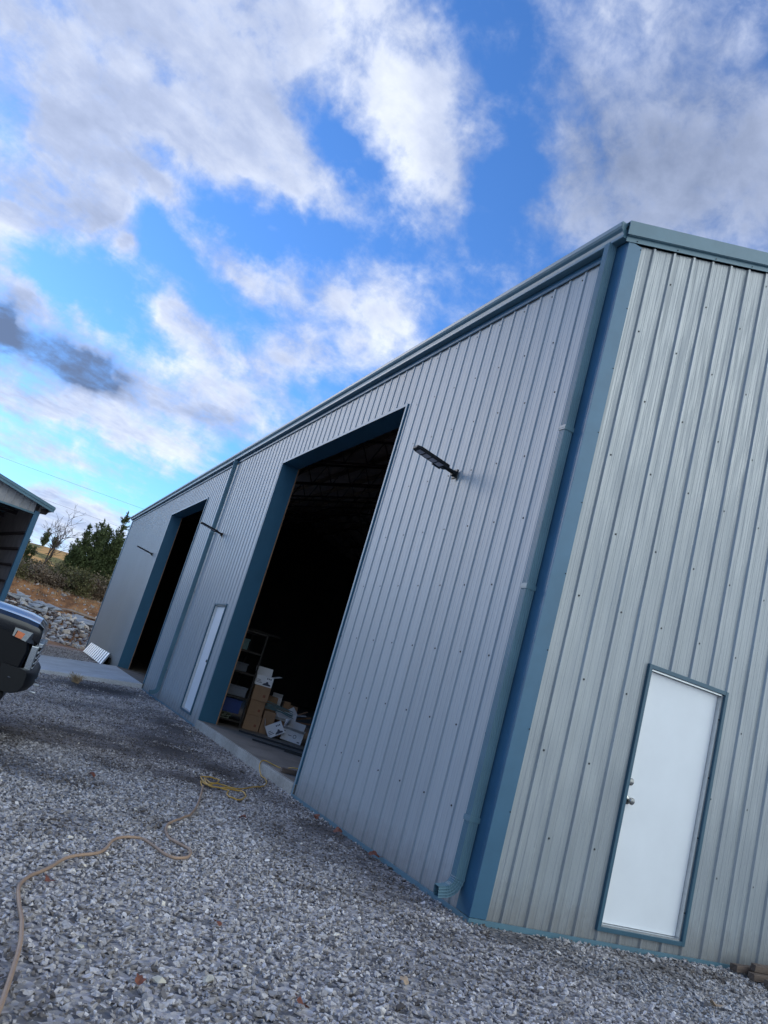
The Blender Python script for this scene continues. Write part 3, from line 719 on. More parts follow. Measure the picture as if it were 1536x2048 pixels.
# ------------------------------------------------------------------ things inside the near bay
M['kraft'] = simple('brown_cardboard', (0.30, 0.18, 0.10), .8, 0, .12, 4)
M['carton'] = simple('white_cardboard', (0.70, 0.71, 0.74), .6, 0, .05, 4)
M['inner'] = simple('grey_cardboard_inside', (0.28, 0.27, 0.27), .8, 0, .1, 4)
M['ink'] = simple('dark_print', (0.05, 0.055, 0.08), .6)
M['inkr'] = simple('red_brown_print', (0.22, 0.07, 0.035), .6)
FZ = .1305
def carton(x, y, z, yaw, w, d, h, mat, label, open_=None, roll=0.0, logo=None, group='cardboard boxes inside the near bay'):
    """w along local x (front face is -y), d along y"""
    r = thing('cardboard_box', label, 'box', (x, y, z), group=group, rot=(0, roll, yaw))
    m = MB(); t = .006
    m.box(-w / 2, w / 2, -d / 2, -d / 2 + t, 0, h); m.box(-w / 2, w / 2, d / 2 - t, d / 2, 0, h)
    m.box(-w / 2, -w / 2 + t, -d / 2 + t, d / 2 - t, 0, h); m.box(w / 2 - t, w / 2, -d / 2 + t, d / 2 - t, 0, h); m.box(-w / 2 + t, w / 2 - t, -d / 2 + t, d / 2 - t, 0, t)
    if not open_: m.box(-w / 2 + t, w / 2 - t, -d / 2 + t, d / 2 - t, h - t, h)
    m.build('box_body', M[mat], r, bevel=.002)
    if open_:
        for side, ang in open_:
            f = MB(); 
            if side in 'LR':
                L_ = d; W_ = w * .48; f.box(0, W_, -L_ / 2, L_ / 2, -.002, .002)
                o = f.build('flap', M['carton' if mat == 'carton' else mat], r); s = 1 if side == 'R' else -1
                o.location = (s * w / 2, 0, h); o.rotation_euler = (0, -ang, 0 if s == 1 else PI)
                if s == -1: o.rotation_euler = (0, -ang, PI)
            else:
                L_ = w; W_ = d * .48; f.box(0, W_, -L_ / 2, L_ / 2, -.002, .002)
                o = f.build('flap', M['carton' if mat == 'carton' else mat], r); s = -1 if side == 'F' else 1
                o.location = (0, s * d / 2, h); o.rotation_euler = (0, -ang, s * PI / 2)
    if logo == 'shoe':
        f = MB(); y0 = -d / 2 - .0015
        pts = [(-.02, .02), (.0, .012), (.12, .012), (.14, .03), (.12, .05), (.09, .06), (.075, .10), (.05, .105), (.035, .07), (.0, .05)]
        sc = w / .32
        f.add([(p * sc - .0, y0, q * sc * h / .24 + .01) for p, q in pts], [tuple(range(len(pts)))])
        for k in range(3): f.box(w * (.12 + .1 * k), w * (.18 + .1 * k), y0 - .0003, y0, h * .72, h * .86)
        for k in range(3): f.box(-w * .42, -w * (.1 + .06 * k), y0 - .0003, y0, h * (.25 + .13 * k), h * (.30 + .13 * k))
        f.build('printed_mark', M['ink'], r)
    if logo == 'seal':
        f = MB(); y0 = -d / 2 - .0015
        for k in range(10):
            a = 2 * PI * k / 10; c, s = math.cos(a), math.sin(a); a2 = a + .5; c2, s2 = math.cos(a2), math.sin(a2)
            f.add([(w * .12 + .035 * c, y0, h * .55 + .035 * s), (w * .12 + .035 * c2, y0, h * .55 + .035 * s2), (w * .12 + .022 * c2, y0, h * .55 + .022 * s2), (w * .12 + .022 * c, y0, h * .55 + .022 * s)], [(0, 1, 2, 3)])
        f.box(-w * .2, -w * .02, y0 - .0003, y0, h * .5, h * .56); f.box(-w * .45, -w * .36, y0 - .0003, y0, h * .75, h * .82); f.box(w * .3, w * .42, y0 - .0003, y0, h * .12, h * .2)
        f.build('printed_mark', M['ink'], r)
    if logo == 'dot':
        f = MB(); y0 = -d / 2 - .0015; f.box(w * .15, w * .3, y0 - .0003, y0, h * .28, h * .45); f.build('printed_mark', M['inkr'], r)
    return r
carton(1.16, 9.62, FZ, -.22, .30, .36, .275, 'kraft', 'brown cardboard box at the bottom of the tall stack', logo='dot')
carton(1.135, 9.63, FZ + .277, -.08, .285, .34, .275, 'kraft', 'brown cardboard box in the middle of the tall stack', logo='dot')
carton(1.155, 9.61, FZ + .554, -.2, .305, .36, .275, 'kraft', 'brown cardboard box just under the open white box', logo='dot')
carton(1.13, 9.60, FZ + .831, -.16, .33, .33, .19, 'carton', 'open white printed box on top of the brown stack', open_=[('R', .35), ('B', 1.2)], logo='shoe')
carton(1.56, 9.18, FZ + .06, -.3, .31, .28, .21, 'carton', 'white printed box tipped over beside the brown stack', open_=[('L', 1.9), ('R', 1.75)], roll=-.62, logo='shoe')
carton(1.86, 9.22, FZ + .012, -.32, .40, .34, .20, 'carton', 'open white box in front of the pile, nearest the doorway', open_=[('F', .35), ('L', 1.9), ('B', 1.9)], roll=.06, logo='seal')
carton(1.92, 9.82, FZ, -.2, .40, .34, .30, 'kraft', 'brown box under the grey white open box')
carton(1.84, 9.78, FZ + .302, -.3, .40, .32, .16, 'carton', 'grey white open box behind the nearest white box', open_=[('F', -.8), ('R', .2)])
carton(1.47, 9.95, FZ, -.2, .32, .34, .35, 'kraft', 'lower brown box behind the bundle of teal rods')
carton(1.47, 9.97, FZ + .352, -.25, .34, .34, .33, 'kraft', 'upper brown box behind the bundle of teal rods')
carton(1.77, 10.25, FZ, -.2, .5, .34, .52, 'kraft', 'large brown box at the back of the pile')
carton(1.72, 10.22, FZ + .522, -.3, .20, .18, .17, 'carton', 'small crumpled white box on the back of the pile', open_=[('F', .9)], logo=None)
carton(1.95, 10.2, FZ + .522, -.2, .13, .15, .13, 'kraft', 'small brown box right of the crumpled white box')
carton(2.12, 10.3, FZ + .0, -.2, .20, .2, .60, 'kraft', 'tall narrow brown box at the right end of the pile')
carton(1.43, 9.55, FZ, -.2, .22, .26, .42, 'kraft', 'brown box standing under the teal rods')
# white sheet
m = MB(); m.add([(-.09, -.06, .02), (.07, -.09, 0), (.11, .04, .02), (-.05, .09, .05), (0, 0, .03)], [(0, 1, 4), (1, 2, 4), (2, 3, 4), (3, 0, 4)])
o = m.build('paper_sheet', M['carton']); o.location = (1.93, 9.72, .63); o.rotation_euler = (.6, .5, -.4); tag(o, 'loose white sheet on top of the box pile', 'paper')
M['tealrod'] = simple('teal_plastic', (.13, .22, .23), .4, 0, .2, 20)
m = MB(); r = random.Random(5)
for k in range(8):
    y0 = 9.45 + r.uniform(-.05, .08); z0 = .57 + r.uniform(0, .10)
    m.tube([(1.28, y0, z0 + r.uniform(0, .10)), (1.85, y0 - .05 + r.uniform(-.03, .03), z0 - .03 + r.uniform(-.02, .05))], .008, 6)
tag(m.build('rod_bundle', M['tealrod']), 'bundle of thin teal rods lying across the boxes', 'rods')
for i, (a, b_) in enumerate([((2.05, 9.75, .52), (2.36, 9.75, .62)), ((2.05, 9.7, .47), (2.42, 9.7, .50)), ((2.08, 9.8, .60), (2.30, 9.9, .70))]):
    m = MB(); m.tube([a, b_], .018, 4); tag(m.build('wood_offcut', M['woodedge']), ['short wood offcut in the middle, sticking out right of the boxes', 'lowest wood offcut sticking out right of the boxes', 'topmost wood offcut sticking out right of the boxes'][i], 'wood', 'wood offcuts beside the boxes')
# rack
M['rackm'] = simple('rack_steel', (.05, .045, .04), .5, .4, .2, 8)
r_ = thing('storage_rack', 'metal storage rack with bins just inside the near bay', 'shelf', (.62, 9.75, FZ))
for x, y in ((-.27, -.35), (.27, -.35), (-.27, .6), (.27, .6)):
    m = MB(); m.box(x - .015, x + .015, y - .015, y + .015, 0, 1.75); m.build('post', M['rackm'], r_)
for z in (.08, .50, .95, 1.35, 1.72):
    m = MB(); m.box(-.285, .285, -.37, .62, z, z + .03); m.build('shelf', M['rackm'], r_)
M['bluebin'] = simple('blue_bin', (.03, .06, .22), .45); M['greybin'] = simple('grey_bin', (.16, .18, .22), .5); M['tubeg'] = simple('green_grey_tube', (.28, .32, .26), .5, .3)
for i, (x, y, z, w, d, h, mt, lb) in enumerate([(-.02, -.15, .22, .44, .3, .25, 'bluebin', 'blue bin low on the storage rack'), (-.02, -.12, .532, .5, .32, .18, 'greybin', 'grey bin on the second shelf of the storage rack'), (.0, .2, .982, .4, .3, .16, 'greybin', 'grey bin on the third shelf of the storage rack'), (-.1, -.2, 1.382, .16, .2, .2, 'tealrod', 'small teal container on the upper rack shelf')]):
    b_ = thing('storage_bin', lb, 'bin', (.62 + x, 9.75 + y, FZ + z), group='bins on the storage rack')
    m = MB(); m.box(-w / 2, w / 2, -d / 2, d / 2, 0, h - .03); m.build('bin_body', M[mt], b_, bevel=.01)
    m = MB(); m.box(-w / 2 - .01, w / 2 + .01, -d / 2 - .01, d / 2 + .01, h - .03, h); m.build('lid', M[mt], b_, bevel=.005)
for i in range(4):
    x = .46 + (i % 2) * .12 + .03 * (i // 2); z = FZ + .115 + (i // 2) * .052 - (.0 if i else 0)
    m = MB(); s = .05; t = .006
    for a in ((-s, s, -s / 2, -s / 2 + t), (-s, s, s / 2 - t, s / 2)): m.box(a[0], a[1], -.35, .35, a[2], a[3])
    m.box(-s, -s + t, -.35, .35, -s / 2 + t, s / 2 - t); m.box(s - t, s, -.35, .35, -s / 2 + t, s / 2 - t)
    o = m.build('steel_tube', M['tubeg']); o.location = (x, 9.70, z + .02); tag(o, ['square steel tube at bottom left under the blue bin', 'square steel tube at bottom right under the blue bin', 'upper left square steel tube under the blue bin', 'upper right square steel tube under the blue bin'][i], 'tube', 'square tubes on the rack')
for i, (a, b_) in enumerate([((.50, 9.35, FZ + 1.775), (1.20, 9.6, FZ + 1.775)), ((.50, 9.45, FZ + 1.775), (1.05, 9.75, FZ + 1.775))]):
    m = MB(); m.tube([a, b_], .018, 6); tag(m.build('pipe', M['rackm']), ['long thin pipe lying on top of the rack, near edge', 'shorter thin pipe lying on top of the rack, behind the long one'][i], 'pipe', 'pipes on the rack')
for i, (a, b_) in enumerate([((.66, 8.6), (1.98, 7.65)), ((.62, 7.65), (1.75, 6.9)), ((1.0, 7.1), (1.68, 6.72))]):
    m = MB(); d = (Vector((*b_, 0)) - Vector((*a, 0))); n = Vector((-d.y, d.x, 0)).normalized() * .025
    m.tube([(a[0], a[1], FZ + .02), (b_[0] + .3, b_[1] - .2, FZ + .02)], .02, 4)
    tag(m.build('floor_bar', M['black']), ['long dark bar on the floor closest to the boxes', 'long dark bar on the floor in the middle', 'shortest dark bar on the floor, nearest the doorway'][i], 'bar', 'dark bars on the concrete floor')
m = MB(); m.box(-.36, .36, -.045, .045, 0, .06); o = m.build('timber_block', M['board'], bevel=.004); o.location = (.42, 4.55, .1305); o.rotation_euler = (0, 0, -.1); tag(o, 'dark timber block under the yellow cord at the door sill', 'timber')
m = MB(); m.tube([(2.55, 9.9, 1.35), (3.1, 9.9, 1.33)], .03, 6); m.tube([(3.0, 9.9, 1.33), (3.0, 9.9, FZ)], .03, 6); tag(m.build('work_stand', M['rackm']), 'pale work stand rail half hidden by the near bay jamb', 'stand')

# ------------------------------------------------------------------ open shed on the left
SH = thing('open_shed', 'open fronted shed with blue trim and low pitched roof', 'building', (-3.74, 20.0, -.40), rz=math.radians(10))
M['shedwall'] = simple('shed_siding', (.36, .35, .35), .5, .1, .15, 4, .2, 10)
M['shedin'] = simple('shed_inner_panel', (.20, .175, .175), .6, .1, .25, 3)
sp_ = .22; ze = 4.42; SW = 9.5; SD = 12.0
zt = lambda x: ze + sp_ * min(-x, SW + x)
# front band above the opening
m = MB(); pts = profile_points(-SW, -.02, .03); vs = []
for a, d in pts: vs += [(a, -d, 4.10), (a, -d, zt(a) - .02)]
m.add(vs, [(2 * i, 2 * i + 2, 2 * i + 3, 2 * i + 1) for i in range(len(pts) - 1)]); m.build('wall', M['shedwall'], SH)
m = MB(); pts = profile_points(.0, SD, .03); vs = []
for a, d in pts: vs += [(.14 + d, a, 0), (.14 + d, a, ze - .05)]
m.add(vs, [(2 * i, 2 * i + 2, 2 * i + 3, 2 * i + 1) for i in range(len(pts) - 1)]); m.build('wall', M['shedwall'], SH)
m = MB(); m.box(.10, .135, .02, SD, 0, ze - .06); m.build('wall_lining', M['shedin'], SH)
m = MB(); m.box(-SW, -SW + .05, 0, SD, 0, ze - .05); m.build('wall', M['shedin'], SH)
m = MB(); m.add([(-SW, SD, 0), (.1, SD, 0), (.1, SD, ze), (-SW / 2, SD, ze + sp_ * SW / 2), (-SW, SD, ze)], [(0, 1, 2, 3, 4)]); m.build('wall', M['liner'], SH)
for z in (.45, .95, 1.45, 1.95, 2.45, 2.95, 3.45):
    m = MB(); m.box(-.02, .099, .15, SD, z, z + .06); m.build('girt', M['truss'], SH)
m = MB(); m.box(-.0, .145, -.03, .14, 0, 4.16); m.build('post', M['blue'], SH, bevel=.004)
m = MB(); m.box(-SW - .1, -SW + .1, -.03, .14, 0, 4.16); m.build('post', M['blue'], SH, bevel=.004)
m = MB(); m.box(-SW + .1, -.001, -.026, .10, 4.05, 4.10); m.build('header_trim', M['teal'], SH)
m = MB()
for s in (0, 1):
    X = (lambda x: x) if s == 0 else (lambda x: -SW - x)
    vs = [(X(x), y, z_ - sp_ * x + ze) for x in (-SW / 2, .42) for y in (-.30, SD + .1) for z_ in (.0, .06)]
    m.add(vs, [(0, 1, 3, 2), (4, 6, 7, 5), (0, 4, 5, 1), (2, 3, 7, 6), (0, 2, 6, 4), (1, 5, 7, 3)])
m.build('roof', M['roof'], SH)
m = MB()
for s in (0, 1):
    X = (lambda x: x) if s == 0 else (lambda x: -SW - x)
    for (y0, y1, a, c) in ((-.325, -.302, -.08, .075), (-.345, -.326, .00, .085)):
        vs = [(X(x), y, z_ - sp_ * x + ze) for x in (-SW / 2, .44) for y in (y0, y1) for z_ in (a, c)]
        m.add(vs, [(0, 1, 3, 2), (4, 6, 7, 5), (0, 4, 5, 1), (2, 3, 7, 6), (0, 2, 6, 4), (1, 5, 7, 3)])
m.build('rake_trim', M['teal'], SH)
prof = [(.43, ze - .02), (.43, ze - .10), (.45, ze - .16), (.50, ze - .17), (.54, ze - .11), (.56, ze - .03), (.54, ze - .03), (.50, ze - .14), (.46, ze - .13), (.45, ze - .03)]
m = MB(); m.prism(prof, -.30, SD + .1, lambda p, q, t: (p - .09, t, q)); m.build('gutter', M['teal'], SH)
m = MB(); m.prism([(.15, ze - .3), (.32, ze - .28), (.36, ze - .2), (.33, ze - .12), (.15, ze - .14)], -.02, .04, lambda p, q, t: (p, t, q)); m.build('gutter_elbow', M['truss'], SH)
for k in range(5):
    y = 1 + k * 2.4; m = MB(); m.tube([(-SW + .1, y, 4.2), (.1, y, 4.2)], .06, 4); m.tube([(-SW + .1, y, 4.25), (-SW / 2, y, ze + sp_ * SW / 2 - .1)], .04, 4); m.tube([(.1, y, 4.25), (-SW / 2, y, ze + sp_ * SW / 2 - .1)], .04, 4); m.build('truss', M['truss'], SH)

# ------------------------------------------------------------------ pickup truck
M['paint'] = simple('black_car_paint', (.003, .004, .007), .3, .0, 0, 1, spec=.12, coat=.0)
M['hoodpaint'] = simple('black_hood_paint', (.008, .010, .013), .2, .0, 0, 1, spec=.5, coat=.6)
M['chrome'] = simple('chrome', (.36, .40, .44), .16, 1.0)
M['amber'] = simple('amber_lens', (.60, .12, .01), .3, 0, .2, 60, coat=.3)
M['lens'] = simple('clear_lens', (.09, .10, .115), .08, .7, .35, 30, coat=1.0)
M['tyre'] = simple('tyre_rubber', (.02, .02, .021), .8); M['glassd'] = simple('dark_glass', (.015, .018, .02), .05, 0, spec=.9)
TR = thing('pickup_truck', 'black pickup truck with chrome grille, its nose just inside the left edge', 'truck', (-3.965, 4.84, -.20), rz=math.radians(-4.5))
def arc(cx, cz, r, a0, a1, n=12): return [(cx + r * math.cos(math.radians(a0 + (a1 - a0) * i / n)), cz + r * math.sin(math.radians(a0 + (a1 - a0) * i / n))) for i in range(n + 1)]
bot = .50
side = [(.74, .66), (.60, .60)] + arc(0, .50, .555, 8, 172) + [(-.62, bot)] + [(-3.1, bot)] + arc(-3.72, .50, .555, 172, 8)[::-1][::-1] + []
side = [(.76, .64), (.62, .58)] + arc(0, .50, .56, 8, 172) + [(-.64, bot), (-3.06, bot)] + arc(-3.72, .50, .56, 8, 172) + [(-4.4, .60), (-4.72, .62), (-4.76, 1.0), (-4.74, 1.36), (-3.4, 1.35), (-3.3, 1.30), (-.8, 1.26), (.2, 1.20), (.62, 1.14), (.76, 1.10), (.80, .98)]
def yw(x, z):
    w = 1.0
    if z > .95: w -= (z - .95) * .16
    if x > .30: w -= ((x - .30) / .5) ** 2 * .10
    if z < .7: w -= .02
    return w
m = MB(); n = len(side)
layers = []
for sgn in (-1, 1): layers.append([(x, sgn * yw(x, z), z) for x, z in side])
# rounded shoulder: two extra rings a little inboard
ring = [[(x, -yw(x, z) + .0, z) for x, z in side], [(x, yw(x, z), z) for x, z in side]]
m.add(ring[0] + ring[1], [(i, (i + 1) % n, n + (i + 1) % n, n + i) for i in range(n)] + [tuple(range(n)), tuple(range(n, 2 * n))])
body = m.build('body', M['paint'], TR, bevel=.025, smooth=True, angle=.5)
# fender crease + arch lining
for s in (-1, 1):
    m = MB(); a = arc(0, .50, .565, 4, 176, 18); vs = []
    for (x, z) in a:
        k = .56 / .56
        dx, dz = x, z - .5; L_ = math.hypot(dx, dz)
        for rr, yy in ((.535, .93), (.535, 1.035), (.62, 1.03), (.635, .995)): vs.append((dx / L_ * rr, s * yy, .5 + dz / L_ * rr))
    fs = []
    for i in range(len(a) - 1):
        for q in range(3): fs.append((i * 4 + q, i * 4 + q + 1, i * 4 + q + 5, i * 4 + q + 4))
    m.add(vs, fs); m.build('wheel_arch_flare', M['black'], TR, smooth=True, angle=.6)
# hood: lofted rings
m = MB(); rings = []
for x, zc, ze_, w in [(-.78, 1.40, 1.28, .955), (-.3, 1.39, 1.27, .955), (.2, 1.37, 1.25, .945), (.5, 1.355, 1.23, .925), (.68, 1.34, 1.215, .90), (.80, 1.315, 1.20, .875), (.855, 1.275, 1.175, .85), (.865, 1.17, 1.14, .835)]:
    half = [(w, ze_ - .10), (w + .012, ze_ - .03), (w + .006, ze_ + (zc - ze_) * .28), (w - .06, ze_ + (zc - ze_) * .62), (w - .33, ze_ + (zc - ze_) * .74), (w - .40, zc - .005), (w * .2, zc + .012)]
    rings.append([(x, y, z) for y, z in half] + [(x, -y, z) for y, z in half[::-1]])
m.ring_loft(rings); m.build('hood', M['hoodpaint'], TR, smooth=True, angle=.35)
# greenhouse
m = MB(); gp = [(-.80, 1.27), (-1.42, 1.86), (-1.7, 1.94), (-2.9, 1.93), (-3.12, 1.86), (-3.30, 1.30)]
gw = lambda z: .94 - (z - 1.27) * .30
vs = [(x, -gw(z), z) for x, z in gp] + [(x, gw(z), z) for x, z in gp]; n = len(gp)
m.add(vs, [(i, (i + 1) % n, n + (i + 1) % n, n + i) for i in range(n)] + [tuple(range(n)), tuple(range(n, 2 * n))]); m.build('cab', M['paint'], TR, bevel=.03, smooth=True, angle=.5)
m = MB(); m.add([(-.86 + .02, -.84, 1.345), (-.86 + .02, .84, 1.345), (-1.375 + .02, .70, 1.83), (-1.375 + .02, -.70, 1.83)], [(0, 1, 2, 3)]); m.build('windshield', M['glassd'], TR)
for s in (-1, 1):
    for (xa, xb, ta, tb) in ((-1.08, -1.98, -1.50, -1.98), (-2.06, -3.10, -2.06, -2.95)):
        m = MB(); g0, g1 = gw(1.36) + .006, gw(1.83) + .006
        m.add([(xa, s * g0, 1.36), (xb, s * g0, 1.36), (tb, s * g1, 1.83), (ta, s * g1, 1.83)], [(0, 1, 2, 3)]); m.build('side_window', M['glassd'], TR)
    m = MB(); m.box(-1.22, -1.02, s * 1.03 - .09, s * 1.03 + .09, 1.36, 1.60); m.build('mirror', M['black'], TR, bevel=.03)
    m = MB(); m.tube([(-1.15, s * .93, 1.40), (-1.12, s * 1.0, 1.42)], .025, 8); m.build('mirror_arm', M['black'], TR)
# bed cover, running board
m = MB(); m.box(-4.70, -3.36, -.90, .90, 1.352, 1.375); m.build('bed_cover', M['black'], TR, bevel=.01)
for s in (-1, 1):
    m = MB(); m.tube([(-.75, s * 1.0, .42), (-2.95, s * 1.0, .42)], .05, 8); m.build('running_board', M['black'], TR)
# headlights
for s in (-1, 1):
    m = MB()
    f = lambda x, y, z: (x, s * y, z)
    m.add([f(.60, .945, 1.18), f(.60, .955, 1.09), f(.74, .915, 1.06), f(.855, .80, 1.05), f(.865, .55, 1.05), f(.865, .55, 1.14), f(.865, .78, 1.16), f(.78, .895, 1.17),
           f(.58, .80, 1.17), f(.58, .80, 1.08)], [(0, 1, 2, 7), (7, 2, 3, 6), (6, 3, 4, 5), (0, 7, 6, 5, 8), (1, 9, 4, 3, 2)])
    h = m.build('headlight', M['lens'], TR, bevel=.006)
    m = MB(); m.add([f(.635, .957, 1.155), f(.625, .966, 1.09), f(.69, .945, 1.08), f(.71, .93, 1.14)], [(0, 1, 2, 3)])
    m.add([f(.635, .937, 1.155), f(.625, .946, 1.09), f(.69, .92, 1.08), f(.71, .91, 1.14)], [(0, 1, 2, 3)]); m.f += [tuple(i for i in q) for q in [(0, 4, 5, 1), (1, 5, 6, 2), (2, 6, 7, 3), (3, 7, 4, 0)]]; m.m += [0] * 4
    m.build('turn_signal', M['amber'], h)
# grille
m = MB(); m.box(.80, .835, -.78, .78, .80, 1.12); g_ = m.build('grille', M['black'], TR, bevel=.01)
for z, h_, d in ((1.06, .045, .05), (.985, .03, .035), (.925, .02, .03), (.87, .02, .03), (.82, .02, .03)):
    m = MB(); m.box(.836, .862 + d, -.80, .80, z - h_ / 2, z + h_ / 2); m.build('grille_bar', M['chrome'], g_, bevel=.006)
for s in (-1, 1):
    m = MB(); m.box(.80, .88, s * .80 - .035, s * .80 + .035, .78, 1.045); m.build('grille_surround', M['chrome'], g_, bevel=.012)
# bumper
m = MB(); rings = []
for y in (-.99, -.97, -.93, -.87, -.78, -.6, -.4, 0, .4, .6, .78, .87, .93, .97, .99):
    k = 1 - (abs(y) / 1.0) ** 5; xf = .86 + .09 * k; xb = .60 + .06 * k
    rings.append([(xb, y, .56), (xf - .10, y, .55), (xf - .03, y, .59), (xf, y, .64), (xf, y, .76), (xf - .03, y, .80), (xb, y, .82)])
m.ring_loft(rings); bp_ = m.build('bumper', M['black'], TR, smooth=True, angle=.9)
m = MB(); m.tube([(.70, -.995, .70), (.86, -.93, .695), (.90, -.80, .69), (.955, -.4, .69), (.962, 0, .69), (.955, .4, .69), (.90, .80, .69), (.86, .93, .695), (.70, .995, .70)], .007, 6); m.build('bumper_strip', M['chrome'], bp_)
for s in (-1, 1):
    m = MB(); m.tube([(.93, s * .5, .56), (.99, s * .5, .56), (.99, s * .44, .56), (.93, s * .44, .56)], .012, 6); m.build('tow_hook', M['alu'], bp_)
m = MB(); m.box(.40, .72, -.9, .9, .44, .55); m.build('air_dam', M['black'], TR, bevel=.03)
m = MB(); m.box(-4.5, .3, -.55, .55, .40, .60); m.build('chassis', M['black'], TR)
for x, s in ((0, -1), (0, 1), (-3.72, -1), (-3.72, 1)):
    w_ = MB(); rings = []
    for d, r in ((-.13, .30), (-.135, .40), (-.10, .43), (.10, .43), (.135, .40), (.13, .30)):
        rings.append([(x + r * math.cos(2 * PI * i / 32), s * (.86 + d), .43 + r * math.sin(2 * PI * i / 32)) for i in range(32)])
    w_.ring_loft(rings, cap=False); t_ = w_.build('wheel', M['tyre'], TR, smooth=True, angle=.7)
    w_ = MB()
    for i in range(32):
        pass
    w_.ring_loft([[(x + r * math.cos(2 * PI * i / 24), s * (.86 + d), .43 + r * math.sin(2 * PI * i / 24)) for i in range(24)] for d, r in ((-.12, .30), (.12, .30), (.10, .27), (.06, .10), (.11, .08), (.11, .01))], cap=False)
    w_.build('rim', M['chrome'], t_, smooth=True, angle=.5)

# ------------------------------------------------------------------ rubble heap
M['slab'] = simple('grey_slab_rock', (.33, .34, .345), .85, 0, .3, 2.5, .5, 8)
M['rub'] = simple('tan_rubble_rock', (.72, .62, .50), .85, 0, .3, 3, .5, 8)
M['rubg'] = simple('grey_rubble_rock', (.52, .50, .46), .85, 0, .3, 3, .5, 8)
def mound(x, y): return .55 * math.exp(-((x + 3.2) / 2.6) ** 2 - ((y - 37.6) / 1.5) ** 2) + .30 * math.exp(-((x - .6) / 2.2) ** 2 - ((y - 36.4) / 1.5) ** 2)
sp = []
for i in range(5):
    o = rock_obj('rock_slab', M['slab'], 1.3, 1.0, .22, 200 + i, 12); sp.append(o.data); bpy.data.objects.remove(o)
rp = []
for i in range(6):
    for mt in ('rub', 'rubg'):
        o = rock_obj('rubble_rock', M[mt], 1.0, .8, .62, 300 + i, 12); rp.append(o.data); bpy.data.objects.remove(o)
r = random.Random(11)
for i in range(44):
    x = r.uniform(-7, .6); y = r.uniform(35.2, 39.2); s = r.uniform(.55, 1.15)
    o = bpy.data.objects.new('rock_slab', sp[i % 5]); COL.objects.link(o)
    o.location = (x, y, ground_z(x, y) + mound(x, y) + .08); o.scale = (s, s, s); o.rotation_euler = (r.gauss(.22, .16), r.gauss(.05, .16), r.uniform(-.8, .8))
    tag(o, 'flat grey slab of broken rock in the heap behind the truck', 'rock', 'grey slabs in the rubble heap')
for i in range(190):
    x = r.uniform(-3.2, 3.2); y = 33.2 + 4.6 * r.random() ** 1.1; s = r.uniform(.18, .55)
    o = bpy.data.objects.new('rubble_rock', rp[r.randrange(len(rp))]); COL.objects.link(o)
    o.location = (x, y, ground_z(x, y) + mound(x, y) * .8 + s * .12); o.scale = (s, s, s); o.rotation_euler = (r.gauss(0, .4), r.gauss(0, .4), r.uniform(0, 6.28))
    tag(o, 'small tan or grey rock in the rubble heap beyond the building', 'rock', 'loose rocks in the rubble heap')
nn = 2600; X = rng.uniform(-8, 4, nn); Y = rng.uniform(33.3, 39.5, nn)
Zr = np.array([ground_z(a, b) + mound(a, b) * .8 for a, b in zip(X, Y)])
o = stones('rubble', X, Y, Zr, rng.uniform(.1, .34, nn), np.clip(rng.normal(.35, .2, nn), 0, 1), M['stone'], hull_variants(6, .6), .5)
tag(o, 'loose broken stone filling the rubble heap beyond the building', 'rubble', kind='stuff')
# a pale log on the clay bank
m = MB(); m.tube([(-1.6, 41.2, 1.35), (-.3, 41.3, 1.55), (.8, 41.3, 1.45), (1.9, 41.4, 1.3)], .07, 6, rs=[.03, .07, .09, .05]); o = m.build('log', simple('dead_wood', (.30, .23, .18), .9, 0, .3, 4), smooth=True)
for v in o.data.vertices: v.co.z = ground_z(v.co.x, v.co.y) + (v.co.z - 1.42) * .6 + .12
tag(o, 'pale dead log lying on the orange clay bank', 'log')

# ------------------------------------------------------------------ vegetation
def tufts():
    r = random.Random(31); m = MB()
    for k in range(620):
        x = r.uniform(-8, 3.5); y = 40.2 + 3.6 * r.random() ** .6
        if r.random() > .35 + .9 * mnoise.noise(Vector((x * .9, y * .9, 4))): continue
        z = ground_z(x, y)
        for j in range(r.randint(5, 11)):
            a = r.uniform(0, 6.28); l_ = r.uniform(.08, .34); p = Vector((x + r.gauss(0, .08), y + r.gauss(0, .08), z - .02)); w_ = Vector((math.cos(a + 1.57), math.sin(a + 1.57), 0)) * .012
            m.add([p - w_, p + w_, p + Vector((math.cos(a) * l_ * .5, math.sin(a) * l_ * .5, l_))], [(0, 1, 2)])
    o = m.build('dry_grass', M['dry']); tag(o, 'dry straw coloured grass growing over the orange clay bank', 'grass', kind='stuff')
tufts()
nb_ = 900; X = rng.uniform(-8, 3, nb_); Y = rng.uniform(39.2, 43.6, nb_)
o = stones('bank_stones', X, Y, np.array([ground_z(a, b) for a, b in zip(X, Y)]), np.exp(rng.normal(-2.5, .6, nb_)), np.clip(rng.normal(.5, .25, nb_), 0, 1), M['stone'], hull_variants(5, .6), .6)
tag(o, 'small stones scattered over the orange clay bank', 'stones', kind='stuff')
